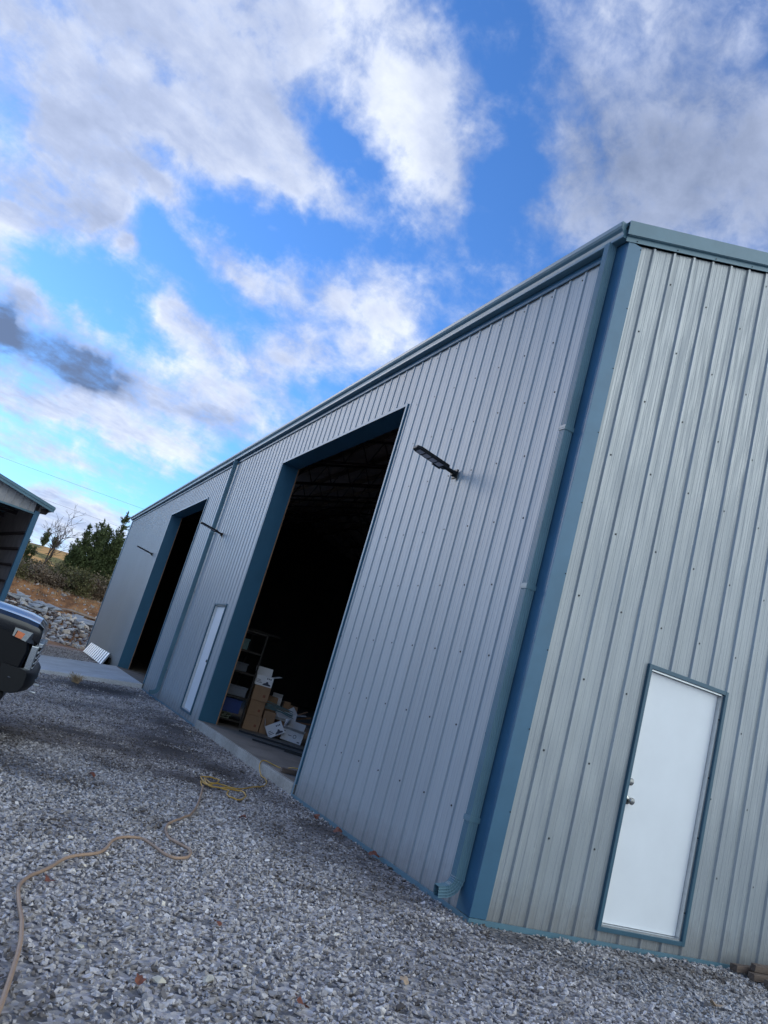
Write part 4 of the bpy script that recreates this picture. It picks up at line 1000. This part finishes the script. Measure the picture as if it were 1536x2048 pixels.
def foliage_mat(name, c1, c2):
    m, nt, b = new_mat(name)
    g_ = nt.nodes.new('ShaderNodeNewGeometry'); tc = nt.nodes.new('ShaderNodeTexCoord')
    n = N(nt, 'ShaderNodeTexNoise', Scale=1.1, Detail=4.0); L(nt, tc.outputs['Object'], n.inputs['Vector'])
    ad = nt.nodes.new('ShaderNodeMath'); ad.operation = 'MULTIPLY_ADD'; ad.inputs[1].default_value = .45; L(nt, g_.outputs['Random Per Island'], ad.inputs[0])
    r_2 = nt.nodes.new('ShaderNodeMapRange'); r_2.inputs[1].default_value = .3; r_2.inputs[2].default_value = .7; r_2.inputs[4].default_value = .55; L(nt, n.outputs[0], r_2.inputs[0]); L(nt, r_2.outputs[0], ad.inputs[2])
    cr = nt.nodes.new('ShaderNodeValToRGB'); cr.color_ramp.elements[0].color = (*c1, 1); cr.color_ramp.elements[1].color = (*c2, 1); L(nt, ad.outputs[0], cr.inputs[0])
    L(nt, cr.outputs[0], b.inputs['Base Color']); b.inputs['Roughness'].default_value = .7; b.inputs['Specular IOR Level'].default_value = .3
    return m
M['cedar'] = foliage_mat('cedar_foliage', (.026, .042, .017), (.12, .15, .055))
M['brushg'] = foliage_mat('brush_foliage', (.05, .055, .02), (.20, .18, .075))
M['brushb'] = foliage_mat('twig_brown', (.09, .065, .045), (.32, .24, .16))
M['bark'] = simple('bark', (.12, .09, .07), .9, 0, .3, 6)
def spray(m, p, d, s, r):
    d = d.normalized(); w = d.orthogonal().normalized(); w.rotate(Matrix.Rotation(r.uniform(0, 6.28), 3, d))
    m.add([p - w * s * .28, p + w * s * .28, p + d * s], [(0, 1, 2)])
def cedar(x, y, h, R_, label, seed, dens=1.0, mat='cedar', group='cedars behind the clay bank'):
    r = random.Random(seed); z0 = ground_z(x, y)
    t = thing('cedar_tree', label, 'tree', (x, y, z0), group=group)
    m = MB(); m.tube([(0, 0, -.2), (.04, 0, h * .5), (0, 0, h * .96)], .1, 6, rs=[.05 + h * .014, .03 + h * .008, .012]); m.build('trunk', M['bark'], t)
    m = MB()
    # several leaders, each a narrow feathery spire
    spires = [(0, 0, h, R_ * .62)]
    for k in range(6):
        a = k * 1.05 + r.uniform(-.4, .4); d = R_ * r.uniform(.35, .62); spires.append((math.cos(a) * d, math.sin(a) * d, h * r.uniform(.55, .90), R_ * r.uniform(.34, .5)))
    for sx, sy, sh, sr in spires:
        nb = int(62 * dens * sh / 4)
        for k in range(nb):
            u = r.random() ** 1.05; a = r.uniform(0, 6.28); env = (1 - u) ** .8 * min(1, (u + .25) / .35)
            ln = sr * env * r.uniform(.55, 1.3) + .05; zb = .05 * sh + u * sh * .92
            lean = 1 - (1 - u) * .6
            bx, by = sx * lean, sy * lean
            d = Vector((math.cos(a), math.sin(a), r.uniform(.5, 1.3)))
            st_ = int(4 + ln * 10)
            for i in range(st_):
                q = (i + r.random()) / st_; p = Vector((bx + d.x * ln * q, by + d.y * ln * q, zb + d.z * ln * q * q))
                for _ in range(5):
                    spray(m, p + Vector((r.gauss(0, .05), r.gauss(0, .05), r.gauss(0, .05))), Vector((d.x + r.gauss(0, .5), d.y + r.gauss(0, .5), r.uniform(.3, 1.6))), r.uniform(.07, .19), r)
        for i in range(14):
            spray(m, Vector((sx + r.gauss(0, .02), sy + r.gauss(0, .02), sh * r.uniform(.93, 1.0))), Vector((r.gauss(0, .25), r.gauss(0, .25), 1)), .18, r)
    m.build('crown', M[mat], t)
def shrub(x, y, h, w, label, seed, green, group='scrub behind the clay bank'):
    r = random.Random(seed); z0 = ground_z(x, y)
    t = thing('shrub', label, 'shrub', (x, y, z0), group=group)
    m = MB(); tips = []
    for k in range(30):
        a = r.uniform(0, 6.28); sp_2 = r.uniform(.15, 1) * w; hh = h * r.uniform(.3, 1.05)
        p1 = Vector((math.cos(a) * sp_2 * .35, math.sin(a) * sp_2 * .35, hh * .55)); p2 = Vector((math.cos(a) * sp_2, math.sin(a) * sp_2, hh))
        m.tube([(0, 0, -.05), p1, p2], .02, 3, rs=[.025, .014, .006]); tips.append((p1, p2))
        for j in range(6):
            q = p1.lerp(p2, r.random()); e_ = q + Vector((r.gauss(0, .22), r.gauss(0, .22), r.uniform(.05, .35))); m.tube([q, e_], .005, 3); tips.append((q, e_))
    m.build('branches', M['brushb'], t)
    m = MB(); n = int(2300 * h * w * (1 if green else .75))
    for k in range(n):
        a_, b_ = tips[r.randrange(len(tips))]; p = a_.lerp(b_, r.uniform(.1, 1.1)) + Vector((r.gauss(0, .16), r.gauss(0, .16), r.gauss(0, .12))); p.z = max(.02, p.z - (abs(r.gauss(0, .45)) if k % 2 else 0)); 
        spray(m, p, Vector((r.gauss(0, 1), r.gauss(0, 1), r.gauss(.4, .8))), r.uniform(.07, .17), r)
    m.build('foliage', M['brushg' if green else 'brushb'], t)
def bare_tree(x, y, h, label, seed, group=None, lean=(.15, 0)):
    r = random.Random(seed); z0 = ground_z(x, y); t = thing('bare_tree', label, 'tree', (x, y, z0), group=group)
    tr = MB(); br = MB()
    def grow(m, p, d, ln, rad, lev):
        pts = [p]; q = p.copy(); dd = d.copy()
        for i in range(4):
            dd = (dd + Vector((r.gauss(0, .14), r.gauss(0, .14), r.gauss(.03, .08)))).normalized(); q = q + dd * ln / 4; pts.append(q.copy())
        m.tube(pts, rad, 5 if lev < 2 else 3, rs=[rad * (1 - .14 * i) for i in range(5)])
        if lev < 5:
            for k in range(3 if lev < 4 else 2):
                nd = (dd + Vector((r.gauss(0, .62), r.gauss(0, .62), r.gauss(.12, .3)))).normalized()
                grow(br, pts[r.choice([2, 3, 4, 4])], nd, ln * r.uniform(.6, .82), max(rad * .62, .012), lev + 1)
    grow(tr, Vector((0, 0, -.1)), Vector((lean[0], lean[1], 1)).normalized(), h * .40, .085, 0)
    tr.build('trunk', M['bark'], t); br.build('branches', M['bark'], t)
cedar(.15, 47.0, 5.0, 1.9, 'tallest spiky dark cedar close to the far end of the building', 1)
cedar(1.4, 47.8, 6.1, 1.9, 'dark cedar partly hidden by the far end of the building', 2)
cedar(2.9, 48.5, 6.6, 1.8, 'cedar mostly hidden behind the far end of the building', 3)
cedar(-.75, 46.2, 3.1, 1.1, 'shorter cedar left of the tall spiky cedars', 4)
cedar(-3.6, 50.5, 2.7, 1.1, 'small cedar rising beside the shed post', 5)
cedar(4.5, 50, 5.2, 1.8, 'cedar standing behind the building out of sight of its neighbours', 6)
cedar(-7.2, 50, 3.6, 1.5, 'cedar standing behind the open shed', 7)
bare_tree(-2.75, 46.5, 4.9, 'leafless tree with a wide twiggy crown between shed and cedars', 21, lean=(.35, 0))
r = random.Random(77); k = 0
SHL = [('tangled olive green shrub on top of the clay bank', True), ('leafless brown shrub on top of the clay bank', False)]
for i in range(40):
    x = -8.5 + 13.5 * ((i * .618) % 1); y = 43.6 + (i % 5) * .9 + r.uniform(-.2, .2); gr = (i % 3 != 0) if x > -1.8 else (i % 2 == 0)
    hh = r.uniform(.9, 1.45) + .12 * (y - 43.6)
    if x < -1.2: hh *= .72
    lb, g2 = SHL[0] if gr else SHL[1]
    shrub(x, y, hh, r.uniform(.85, 1.2), lb, 500 + i, g2, 'green scrub on the clay bank' if gr else 'brown scrub on the clay bank')
for i in range(14):
    x = -14 + 26 * ((i * .618 + .3) % 1); y = 96 + 22 * ((i * .37) % 1)
    cedar(x, y, r.uniform(1.6, 2.8), .9, 'small distant cedar on the sunlit hill', 900 + i, .55, 'cedar', 'distant cedars on the hill')
# poles and power lines
def pole(x, y, label):
    z = ground_z(x, y); t = thing('utility_pole', label, 'pole', (x, y, z), group='utility poles carrying the overhead lines')
    m = MB(); m.tube([(0, 0, -.5), (0, 0, 14)], .15, 10, rs=[.17, .11]); m.build('pole_shaft', M['bark'], t)
    m = MB(); m.box(-.06, .06, -1.2, 1.2, 12.6, 12.74); m.build('crossarm', M['bark'], t)
pole(-60, 79, 'utility pole far left beyond the frame'); pole(46, 41.8, 'utility pole hidden behind the warehouse')
M['wire'] = simple('wire', (.10, .11, .13), .6)
def wire(a, b_, sag, label):
    P = [Vector(a).lerp(Vector(b_), i / 40) - Vector((0, 0, sag * 4 * (i / 40) * (1 - i / 40))) for i in range(41)]
    m = MB(); m.tube(P, .009, 4); tag(m.build('power_line', M['wire']), label, 'wire', 'overhead power lines')
wire((-60, 79.9, 15.1), (46, 40.7, 8.2), .9, 'upper overhead power line crossing the sky behind the building')
wire((-60, 78.4, 13.2), (46, 42.6, 6.4), .9, 'lower overhead power line crossing the sky just above the cedars')

# ------------------------------------------------------------------ sky
SUN = Vector((-.502, .803, .320)).normalized()
w = bpy.data.worlds.new('World'); scene.world = w; w.use_nodes = True; nt = w.node_tree
for n_ in list(nt.nodes): nt.nodes.remove(n_)
out = nt.nodes.new('ShaderNodeOutputWorld'); bgS = nt.nodes.new('ShaderNodeBackground'); bgC = nt.nodes.new('ShaderNodeBackground'); mixS = nt.nodes.new('ShaderNodeMixShader')
sky = nt.nodes.new('ShaderNodeTexSky'); sky.sky_type = 'NISHITA'; sky.sun_disc = False
sky.sun_elevation = math.asin(SUN.z); sky.sun_rotation = math.atan2(SUN.x, SUN.y); sky.altitude = 200; sky.dust_density = .25; sky.ozone_density = 3.0; sky.air_density = 1.0
hs = N(nt, 'ShaderNodeHueSaturation', Saturation=1.0, Value=1.0)
tint = nt.nodes.new('ShaderNodeVectorMath'); tint.operation = 'MULTIPLY'; tint.inputs[1].default_value = (.60, .97, 1.44)
L(nt, sky.outputs[0], hs.inputs['Color']); L(nt, hs.outputs[0], tint.inputs[0]); L(nt, tint.outputs[0], bgS.inputs[0]); bgS.inputs[1].default_value = .118
tc = nt.nodes.new('ShaderNodeTexCoord'); D = tc.outputs['Generated']
def math_(op, a, b=None, c=None):
    n_ = nt.nodes.new('ShaderNodeMath'); n_.operation = op
    for i, v in enumerate((a, b, c)):
        if v is None: continue
        if isinstance(v, (int, float)): n_.inputs[i].default_value = v
        else: L(nt, v, n_.inputs[i])
    return n_.outputs[0]
def vmath(op, a, b=None, s=None):
    n_ = nt.nodes.new('ShaderNodeVectorMath'); n_.operation = op
    for i, v in enumerate((a, b)):
        if v is None: continue
        if isinstance(v, tuple): n_.inputs[i].default_value = v
        else: L(nt, v, n_.inputs[i])
    if s is not None:
        if isinstance(s, (int, float)): n_.inputs['Scale'].default_value = s
        else: L(nt, s, n_.inputs['Scale'])
    return n_
sep = nt.nodes.new('ShaderNodeSeparateXYZ'); L(nt, D, sep.inputs[0])
zc = math_('ADD', math_('MAXIMUM', sep.outputs[2], .0), .12); inv = math_('DIVIDE', 1.0, zc)
pl = vmath('SCALE', D, None, inv)                     # cloud layer plane coordinates
mpw = N(nt, 'ShaderNodeMapping', Rotation=(0, 0, -math.radians(33)), Scale=(1, 1, 1)); L(nt, pl.outputs[0], mpw.inputs[0])
st = vmath('MULTIPLY', mpw.outputs[0], (.95, 1.45, 0))
def fbm(vec, scale, detail=9, rough=.6, dist=.0, loc=(0, 0, 0)):
    m_ = N(nt, 'ShaderNodeMapping', Location=loc); L(nt, vec, m_.inputs[0])
    n_ = N(nt, 'ShaderNodeTexNoise', Scale=scale, Detail=detail, Roughness=rough, Distortion=dist); L(nt, m_.outputs[0], n_.inputs['Vector']); return n_
warpn = fbm(D, 5.0, 5, .6); wv = vmath('SUBTRACT', warpn.outputs['Color'], (.5, .5, .5)); wv2 = vmath('SCALE', wv.outputs[0], None, .09)
warp2 = fbm(D, 18.0, 4, .6, 0, (3, 1, 2)); wv3 = vmath('SUBTRACT', warp2.outputs['Color'], (.5, .5, .5)); wv4 = vmath('SCALE', wv3.outputs[0], None, .045)
Dw = vmath('ADD', vmath('ADD', D, wv2.outputs[0]).outputs[0], wv4.outputs[0]).outputs[0]
def blob(acc, c, a, ra, rb, wgt, src=Dw):
    c = Vector(c).normalized(); a = Vector(a); a = (a - a.dot(c) * c).normalized(); b_ = c.cross(a)
    R_ = Matrix((a, b_, c)).transposed(); e_ = R_.to_euler('XYZ')
    m_ = nt.nodes.new('ShaderNodeMapping'); m_.vector_type = 'TEXTURE'; m_.inputs['Location'].default_value = c; m_.inputs['Rotation'].default_value = e_; m_.inputs['Scale'].default_value = (ra, rb, .5)
    L(nt, src, m_.inputs[0]); d_ = vmath('DOT_PRODUCT', m_.outputs[0], m_.outputs[0])
    g_ = math_('EXPONENT', math_('MULTIPLY', d_.outputs['Value'], -1.0))
    return math_('MULTIPLY_ADD', g_, wgt, acc)
BLOBS=[
 ((-0.176, 0.823, 0.541),(0.852, -0.148, 0.503),0.147,0.103,0.8),
 ((-0.029, 0.786, 0.618),(0.869, -0.285, 0.404),0.192,0.083,0.9),
 ((-0.042, 0.824, 0.565),(0.981, 0.142, -0.134),0.147,0.058,0.6),
 ((0.107, 0.826, 0.553),(0.94, 0.096, -0.326),0.141,0.04,1.1),
 ((0.203, 0.746, 0.634),(0.773, 0.275, -0.571),0.16,0.054,1.15),
 ((0.11, 0.73, 0.675),(0.863, -0.408, 0.3),0.128,0.058,0.4),
 ((0.423, 0.586, 0.691),(0.766, -0.638, 0.071),0.167,0.128,0.9),
 ((0.539, 0.564, 0.626),(0.704, -0.71, 0.033),0.141,0.077,0.9),
 ((0.453, 0.647, 0.613),(0.828, -0.56, -0.021),0.103,0.045,0.5),
 ((0.421, 0.69, 0.589),(0.889, -0.443, -0.117),0.077,0.038,0.4),
 ((-0.14, 0.91, 0.391),(0.548, 0.4, -0.735),0.058,0.141,1.2),
 ((-0.078, 0.881, 0.467),(0.996, 0.094, -0.011),0.054,0.038,1.7),
 ((-0.124, 0.872, 0.473),(0.982, 0.04, 0.184),0.026,0.022,1.0),
 ((-0.001, 0.879, 0.476),(0.999, 0.024, -0.042),0.038,0.019,0.9),
 ((0.07, 0.928, 0.365),(0.98, 0.006, -0.201),0.054,0.026,1.8),
 ((-0.045, 0.843, 0.535),(0.952, 0.199, -0.233),0.083,0.032,0.7),
 ((-0.071, 0.903, 0.424),(0.953, -0.065, 0.297),0.032,0.016,0.8),
 ((0.245, 0.862, 0.444),(0.929, -0.34, 0.146),0.109,0.038,0.75),
 ((0.218, 0.904, 0.367),(0.847, -0.362, 0.389),0.141,0.035,0.8),
 ((0.113, 0.952, 0.283),(0.967, -0.171, 0.188),0.128,0.045,1.0),
 ((-0.053, 0.975, 0.215),(0.998, 0.046, 0.034),0.077,0.015,0.6),
 ((-0.147, 0.826, 0.545),(0.858, -0.167, 0.485),0.058,0.038,-0.4),
 ((0.085, 0.889, 0.45),(0.941, 0.077, -0.328),0.096,0.022,1.3),
 ((-0.012, 0.91, 0.414),(0.893, -0.176, 0.413),0.022,0.014,1.0),
 ((-0.088, 0.942, 0.324),(0.945, 0.181, -0.271),0.061,0.018,1.1),
 ((0.026, 0.974, 0.223),(1.0, -0.022, -0.017),0.167,0.022,0.95),
 ((-0.031, 0.987, 0.157),(0.995, 0.045, -0.091),0.083,0.022,1.0),
 ((0.048, 0.994, 0.099),(0.98, -0.067, 0.19),0.167,0.032,1.3),
 ((0.271, 0.828, 0.49),(0.856, -0.44, 0.271),0.071,0.029,0.5),
 ((-0.017, 0.962, 0.273),(0.999, 0.03, -0.041),0.058,0.026,1.0),
 ((-0.106, 0.955, 0.277),(0.993, 0.087, 0.08),0.032,0.029,1.0),
 ((0.022, 0.885, 0.465),(0.971, 0.092, -0.221),0.109,0.045,-0.75),
 ((0.162, 0.86, 0.484),(0.951, -0.267, 0.156),0.122,0.032,-0.7),
 ((0.322, 0.723, 0.611),(0.876, -0.472, 0.097),0.042,0.096,-0.95),
 ((-0.029, 0.931, 0.363),(1.0, 0.03, 0.003),0.096,0.045,-0.8),
 ((0.163, 0.795, 0.584),(0.873, 0.159, -0.461),0.09,0.021,-0.6),
 ((0.045, 0.989, 0.139),(0.998, -0.039, -0.052),0.167,0.018,-0.6),
 ((-0.034, 0.859, 0.512),(0.975, 0.141, -0.172),0.038,0.026,-0.3),
 ((0.275, 0.797, 0.538),(0.834, 0.081, -0.546),0.064,0.032,-0.3),
]

cov = math_('ADD', 0.0, 0.0)
for b_ in BLOBS: cov = blob(cov, *b_)
# cloud bank behind the camera, broken cloud elsewhere
bd = nt.nodes.new('ShaderNodeVectorMath'); bd.operation = 'DOT_PRODUCT'; L(nt, D, bd.inputs[0]); bd.inputs[1].default_value = (.46, -.85, .26)
bk = nt.nodes.new('ShaderNodeMapRange'); bk.interpolation_type = 'SMOOTHSTEP'; bk.inputs[1].default_value = .15; bk.inputs[2].default_value = .85; L(nt, bd.outputs['Value'], bk.inputs[0]); back = bk.outputs[0]
cov = math_('ADD', math_('MINIMUM', cov, 1.1), math_('MULTIPLY', back, .95))
n1 = fbm(st.outputs[0], 1.9, 10, .62, .35); n2 = fbm(st.outputs[0], 5.5, 9, .62, .3, (4, 2, 0)); n4 = fbm(mpw.outputs[0], 15, 6, .6, .2, (1, 7, 0)); n5 = fbm(D, 9, 8, .58, .3, (2, 7, 5)); n6 = fbm(D, 24, 6, .6, .25, (5, 1, 3))
c5 = lambda n_, k: math_('MULTIPLY', math_('SUBTRACT', n_.outputs[0], .5), k)
nz = math_('ADD', math_('ADD', math_('ADD', c5(n1, .9), c5(n2, 1.2)), math_('ADD', c5(n4, .8), c5(n5, 1.6))), c5(n6, 1.3))
low = nt.nodes.new('ShaderNodeMapRange'); low.interpolation_type = 'SMOOTHSTEP'; low.inputs[1].default_value = .13; low.inputs[2].default_value = .02; low.inputs[3].default_value = 0; low.inputs[4].default_value = .75; L(nt, sep.outputs[2], low.inputs[0])
dens = math_('ADD', math_('ADD', cov, nz), low.outputs[0])
al = nt.nodes.new('ShaderNodeMapRange'); al.interpolation_type = 'SMOOTHSTEP'; al.inputs[1].default_value = -.12; al.inputs[2].default_value = 1.25; L(nt, dens, al.inputs[0])
alpha = math_('MULTIPLY', al.outputs[0], .95)
# cloud tone
n3 = fbm(st.outputs[0], 2.6, 8, .6, .2, (9, 4, 1))
shade = math_('ADD', math_('ADD', math_('ADD', c5(n3, .7), c5(n5, .7)), c5(n6, .5)), .62)
shade = math_('SUBTRACT', shade, math_('MULTIPLY', math_('MAXIMUM', math_('SUBTRACT', dens, 1.0), 0.0), .30))
DARK = [((-0.017, 0.962, 0.273), (0.999, 0.03, -0.041), .05, .022, -1.3), ((-0.106, 0.955, 0.277), (0.993, 0.087, 0.08), .032, .032, -1.1), ((.44, .60, .67), (.766, -.638, .07), .24, .15, -.36),
        ((-.1, .80, .57), (.85, -.15, .5), .25, .14, -.10), ((.15, .95, .28), (.967, -.171, .188), .03, .015, -.25), ((.25, .86, .44), (.929, -.34, .146), .12, .05, .02), ((.198, .749, .60), (.772, .278, -.571), .12, .06, .25), ((.1, .826, .54), (.941, .103, -.322), .12, .05, .1)]
for b_ in DARK: shade = blob(shade, *b_)
shade = math_('ADD', shade, math_('MULTIPLY', back, .30))
ccr = nt.nodes.new('ShaderNodeValToRGB'); e = ccr.color_ramp
e.elements[0].position = 0; e.elements[0].color = (.11, .15, .25, 1); e.elements[1].position = 1; e.elements[1].color = (.88, .91, .95, 1)
k_ = e.elements.new(.5); k_.color = (.38, .44, .60, 1)
L(nt, shade, ccr.inputs[0])
wm = nt.nodes.new('ShaderNodeMix'); wm.data_type = 'RGBA'; L(nt, back, wm.inputs[0]); wm.inputs[6].default_value = (1, 1, 1, 1); wm.inputs[7].default_value = (1.0, 1.05, .98, 1)
wmm = vmath('MULTIPLY', ccr.outputs[0], wm.outputs[2]); L(nt, wmm.outputs[0], bgC.inputs[0])
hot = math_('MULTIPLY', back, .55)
for hb in [((.604, -.68, .415), (.8, .6, 0), .07, .16, 4.0), ((.66, -.60, .45), (.8, .6, 0), .05, .12, 3.5), ((.55, -.63, .56), (.8, .6, 0), .12, .08, 2.5)]: hot = blob(hot, *hb)  # bright spots added in the unseen sky to reflect as gable-wall streaks
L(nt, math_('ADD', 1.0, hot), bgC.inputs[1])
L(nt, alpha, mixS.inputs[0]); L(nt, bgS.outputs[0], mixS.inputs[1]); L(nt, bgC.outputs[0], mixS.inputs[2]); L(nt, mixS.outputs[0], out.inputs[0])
w.cycles.sampling_method = 'MANUAL'; w.cycles.sample_map_resolution = 1024

sl = bpy.data.lights.new('sun', 'SUN'); sl.energy = .65; sl.angle = math.radians(20); sl.color = (1, .88, .72)
so = bpy.data.objects.new('sun', sl); COL.objects.link(so); so.rotation_euler = SUN.to_track_quat('Z', 'Y').to_euler(); so.location = SUN * 50

# ------------------------------------------------------------------ camera
cam = bpy.data.cameras.new('camera'); co = bpy.data.objects.new('camera', cam); COL.objects.link(co)
cam.sensor_fit = 'VERTICAL'; cam.sensor_height = 24.0; cam.lens = 1560.7 / 2048 * 24.0; cam.clip_end = 3000; cam.clip_start = .05
Rm = Matrix(((0.85792, -0.34531, -0.38045), (-0.43436, -0.09193, -0.89604), (0.27443, 0.93398, -0.22886)))
mw = Rm.to_4x4(); mw.translation = Vector((-3.65122, -4.99776, 1.2854)); co.matrix_world = mw
scene.camera = co
scene.view_settings.view_transform = 'Standard'; scene.view_settings.look = 'None'; scene.view_settings.exposure = 0.5; scene.view_settings.gamma = 1.0
scene.cycles.max_bounces = 6; scene.cycles.use_denoising = True
